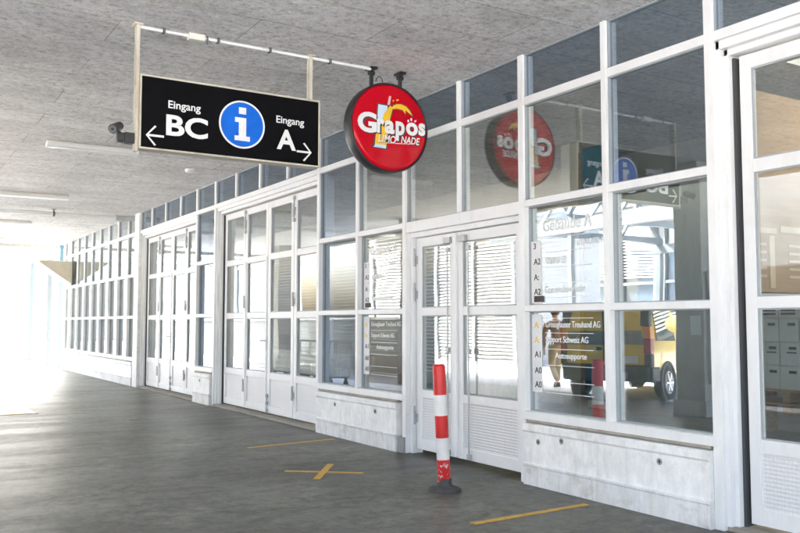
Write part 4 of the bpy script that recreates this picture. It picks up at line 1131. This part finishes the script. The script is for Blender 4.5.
    MB().box(-2.112, -2.06, -0.004, 0.004, 0.68, 1.70).build('door_gap', M['gap'], t)
    MB().box(-2.125, -2.07, -0.14, -0.04, 0.92, 0.98).build('rear_handle', M['bumper'], t, 0.006)
    MB().prism([(-0.70, 1.14), (-0.62, 1.66), (0.62, 1.66), (0.70, 1.14)], lambda u, v, a: (1.20 - (v - 1.14) * 1.05 + a, u, v), -0.02, 0.02).build('windscreen', M['car_glass'], t)
    return t
v0 = make_van()
hd = math.atan2(-0.945, -0.327)
d = Vector((math.cos(hd), math.sin(hd)))
rear_left = Vector((-10.56, -2.45))          # left rear wheel touches here
left = Vector((-d.y, d.x))
ctr = rear_left + Vector((-0.2, 0.0)) + d * 1.33 - left * 0.86
v0.location = (ctr.x, ctr.y, -0.006); v0.rotation_euler.z = hd
tag(v0, 'yellow delivery van parked with its rear to the glass, mirrored beside the column', 'van', 'yellow vans in the yard')
v1 = copy_tree(v0); v1.location = (-23.6, -11.2, -0.01); v1.rotation_euler.z = R(20)
tag(v1, 'yellow delivery van parked far back in the yard, mirrored small behind the directory', 'van', 'yellow vans in the yard')

# ------------------------------------------------------------------ person walking past the van
def skin_obj(name, pts, edges, radii, mat, parent, levels=2, root=0):
    me = bpy.data.meshes.new(name); me.from_pydata(pts, edges, []); me.materials.append(mat)
    o = bpy.data.objects.new(name, me); COL.objects.link(o)
    if parent is not None: o.parent = parent
    s = o.modifiers.new('skin', 'SKIN')
    me.skin_vertices or me.skin_vertices.new() if hasattr(me.skin_vertices, 'new') else None
    for i, r in enumerate(radii):
        sv = me.skin_vertices[0].data[i]
        sv.radius = r if isinstance(r, tuple) else (r, r); sv.use_root = (i == root)
    s.use_smooth_shade = True
    ss = o.modifiers.new('sub', 'SUBSURF'); ss.levels = levels; ss.render_levels = levels
    return o
def ensure_skin(o): pass

def make_person():
    """origin between the feet; facing +x, left is +y"""
    t = empty('person', (0, 0, 0), 'person', 'person', world=False)
    P = []; E = []; RR = []
    def v(p, r): P.append(p); RR.append(r); return len(P) - 1
    def chain(a, items):
        for p, r in items:
            b = v(p, r); E.append((a, b)); a = b
        return a
    pel = v((0, 0, 0.95), (0.12, 0.15))
    ch = chain(pel, [((0.01, 0, 1.10), (0.10, 0.13)), ((0.02, 0, 1.28), (0.11, 0.16)), ((0.02, 0, 1.40), (0.09, 0.15))])
    nk = chain(ch, [((0.03, 0, 1.48), 0.055), ((0.045, 0, 1.55), 0.055), ((0.06, 0, 1.62), (0.085, 0.075)), ((0.06, 0, 1.70), (0.088, 0.075)), ((0.05, 0, 1.745), (0.06, 0.05))])
    hands = []
    for s, sw in ((1, 1), (-1, -1)):
        a = chain(ch, [((0.02, s * 0.17, 1.40), 0.06), ((-0.03 * sw, s * 0.23, 1.25), 0.048), ((-0.09 * sw, s * 0.25, 1.12), 0.042), ((-0.05 * sw + 0.03, s * 0.25, 0.98), 0.034), ((-0.02 * sw + 0.07, s * 0.245, 0.87), 0.026), ((-0.01 * sw + 0.09, s * 0.24, 0.80), (0.018, 0.034))])
        hp = P[a]; hands.append((hp, s))
        for k, (dx, ln) in enumerate(((-0.027, 0.065), (-0.009, 0.078), (0.010, 0.083), (0.028, 0.075))):
            bx, by, bz = hp[0] + dx, hp[1], hp[2] - 0.02
            chain(a, [((bx, by, bz - 0.015), 0.0095), ((bx + 0.004, by - s * 0.004, bz - ln * 0.55), 0.0088), ((bx + 0.006, by - s * 0.014, bz - ln), 0.0075)])
        chain(a, [((hp[0] + 0.045, hp[1], hp[2] + 0.015), 0.0105), ((hp[0] + 0.062, hp[1] - s * 0.006, hp[2] - 0.022), 0.0085)])
    for s, sw in ((1, 1), (-1, -1)):
        kx = 0.16 if sw > 0 else 0.02
        fx = 0.30 if sw > 0 else -0.36
        fz = 0.09 if sw > 0 else 0.14
        chain(pel, [((0.01, s * 0.095, 0.90), 0.085), (((kx) * 0.6, s * 0.10, 0.68), 0.07), ((kx, s * 0.10, 0.49), 0.052), (((kx + fx) / 2, s * 0.10, 0.30), 0.05), ((fx, s * 0.10, fz), 0.036), ((fx + 0.10, s * 0.105, 0.045 if sw > 0 else 0.06), (0.03, 0.04)), ((fx + 0.19, s * 0.11, 0.035), (0.022, 0.038))])
    body = skin_obj('body', P, E, RR, M['skin'], t, 2)
    # face: nose, ears, eyes as one small mesh that sits on the head
    fcm = MB()
    fcm.add([(0.135, 0, 1.675), (0.150, 0.014, 1.632), (0.150, -0.014, 1.632), (0.166, 0, 1.634), (0.13, 0.016, 1.63), (0.13, -0.016, 1.63)], [(0, 1, 3), (0, 3, 2), (1, 2, 3), (0, 4, 1), (0, 2, 5)], 0, True)
    for s in (-1, 1):
        fcm.lathe([(0.028, 0.0), (0.03, 0.008), (0.014, 0.012), (0.001, 0.006)], lambda a, b, h: (0.05 + a * 0.6, s * (0.073 + h), 1.655 + b), 14, 0)
        fcm.lathe([(0.0125, 0.0), (0.009, 0.007), (0.001, 0.009)], lambda a, b, h: (0.133 + h, s * 0.031 + a, 1.668 + b * 0.6), 12, 1)
    fcm.box(0.138, 0.146, -0.024, 0.024, 1.600, 1.608, 2)
    fcm.build('face', [M['skin'], M['dark_print'], M['red_lens']], t)
    hm = MB()
    hm.lathe([(0.001, 0.128), (0.05, 0.118), (0.083, 0.085), (0.096, 0.04), (0.097, -0.005), (0.092, -0.05), (0.078, -0.08)], lambda a, b, h: (0.045 + a * 1.02 - (0.022 if a > 0.05 else 0), b * 0.9, 1.672 + h + (0.055 if a > 0.03 and h < 0.03 else 0)), 28)
    hm.build('hair', M['hair'], t)
    # jacket
    JP = [(0, 0, 0.90), (0.0, 0, 1.00), (0.01, 0, 1.12), (0.02, 0, 1.28), (0.02, 0, 1.41), (0.028, 0, 1.475)]
    JR = [(0.135, 0.175), (0.13, 0.165), (0.12, 0.155), (0.125, 0.175), (0.10, 0.16), (0.066, 0.07)]
    JE = [(0, 1), (1, 2), (2, 3), (3, 4), (4, 5)]
    for s, sw in ((1, 1), (-1, -1)):
        a = 4
        for p, r in [((0.02, s * 0.18, 1.40), 0.075), ((-0.03 * sw, s * 0.235, 1.25), 0.062), ((-0.09 * sw, s * 0.255, 1.12), 0.055), ((-0.05 * sw + 0.03, s * 0.255, 0.98), 0.047), ((-0.02 * sw + 0.065, s * 0.248, 0.885), 0.042)]:
            JP.append(p); JR.append(r); JE.append((a, len(JP) - 1)); a = len(JP) - 1
    skin_obj('jacket', JP, JE, JR, M['brown_cloth'], t, 2, root=2)
    TP = [(0, 0, 0.99), (0.0, 0, 0.90)]; TR = [(0.125, 0.16), (0.13, 0.165)]; TE = [(0, 1)]
    for s, sw in ((1, 1), (-1, -1)):
        kx = 0.16 if sw > 0 else 0.02; fx = 0.30 if sw > 0 else -0.36; fz = 0.11 if sw > 0 else 0.16
        a = 1
        for p, r in [((0.01, s * 0.10, 0.84), 0.10), ((kx * 0.6, s * 0.10, 0.68), 0.088), ((kx, s * 0.10, 0.49), 0.073), (((kx + fx) / 2, s * 0.10, 0.30), 0.068), ((fx * 0.96, s * 0.10, fz), 0.062)]:
            TP.append(p); TR.append(r); TE.append((a, len(TP) - 1)); a = len(TP) - 1
    skin_obj('trousers', TP, TE, TR, M['khaki'], t, 2, root=1)
    for s, sw in ((1, 1), (-1, -1)):
        fx = 0.30 if sw > 0 else -0.36
        zz = 0.0 if sw > 0 else 0.02
        skin_obj('shoe', [(fx - 0.05, s * 0.10, 0.055 + zz), (fx + 0.04, s * 0.10, 0.06 + zz), (fx + 0.13, s * 0.105, 0.045 + zz * 0.5), (fx + 0.22, s * 0.11, 0.036)], [(0, 1), (1, 2), (2, 3)], [(0.05, 0.042), (0.052, 0.044), (0.042, 0.048), (0.03, 0.038)], M['shoe'], t, 2, root=1)
    return t
pr_ = make_person()
pr_.location = (-14.05, -2.75, 0.0); pr_.rotation_euler.z = R(205)
tag(pr_, 'person in brown jacket and khaki trousers walking across the yard, mirrored in the directory window', 'person')
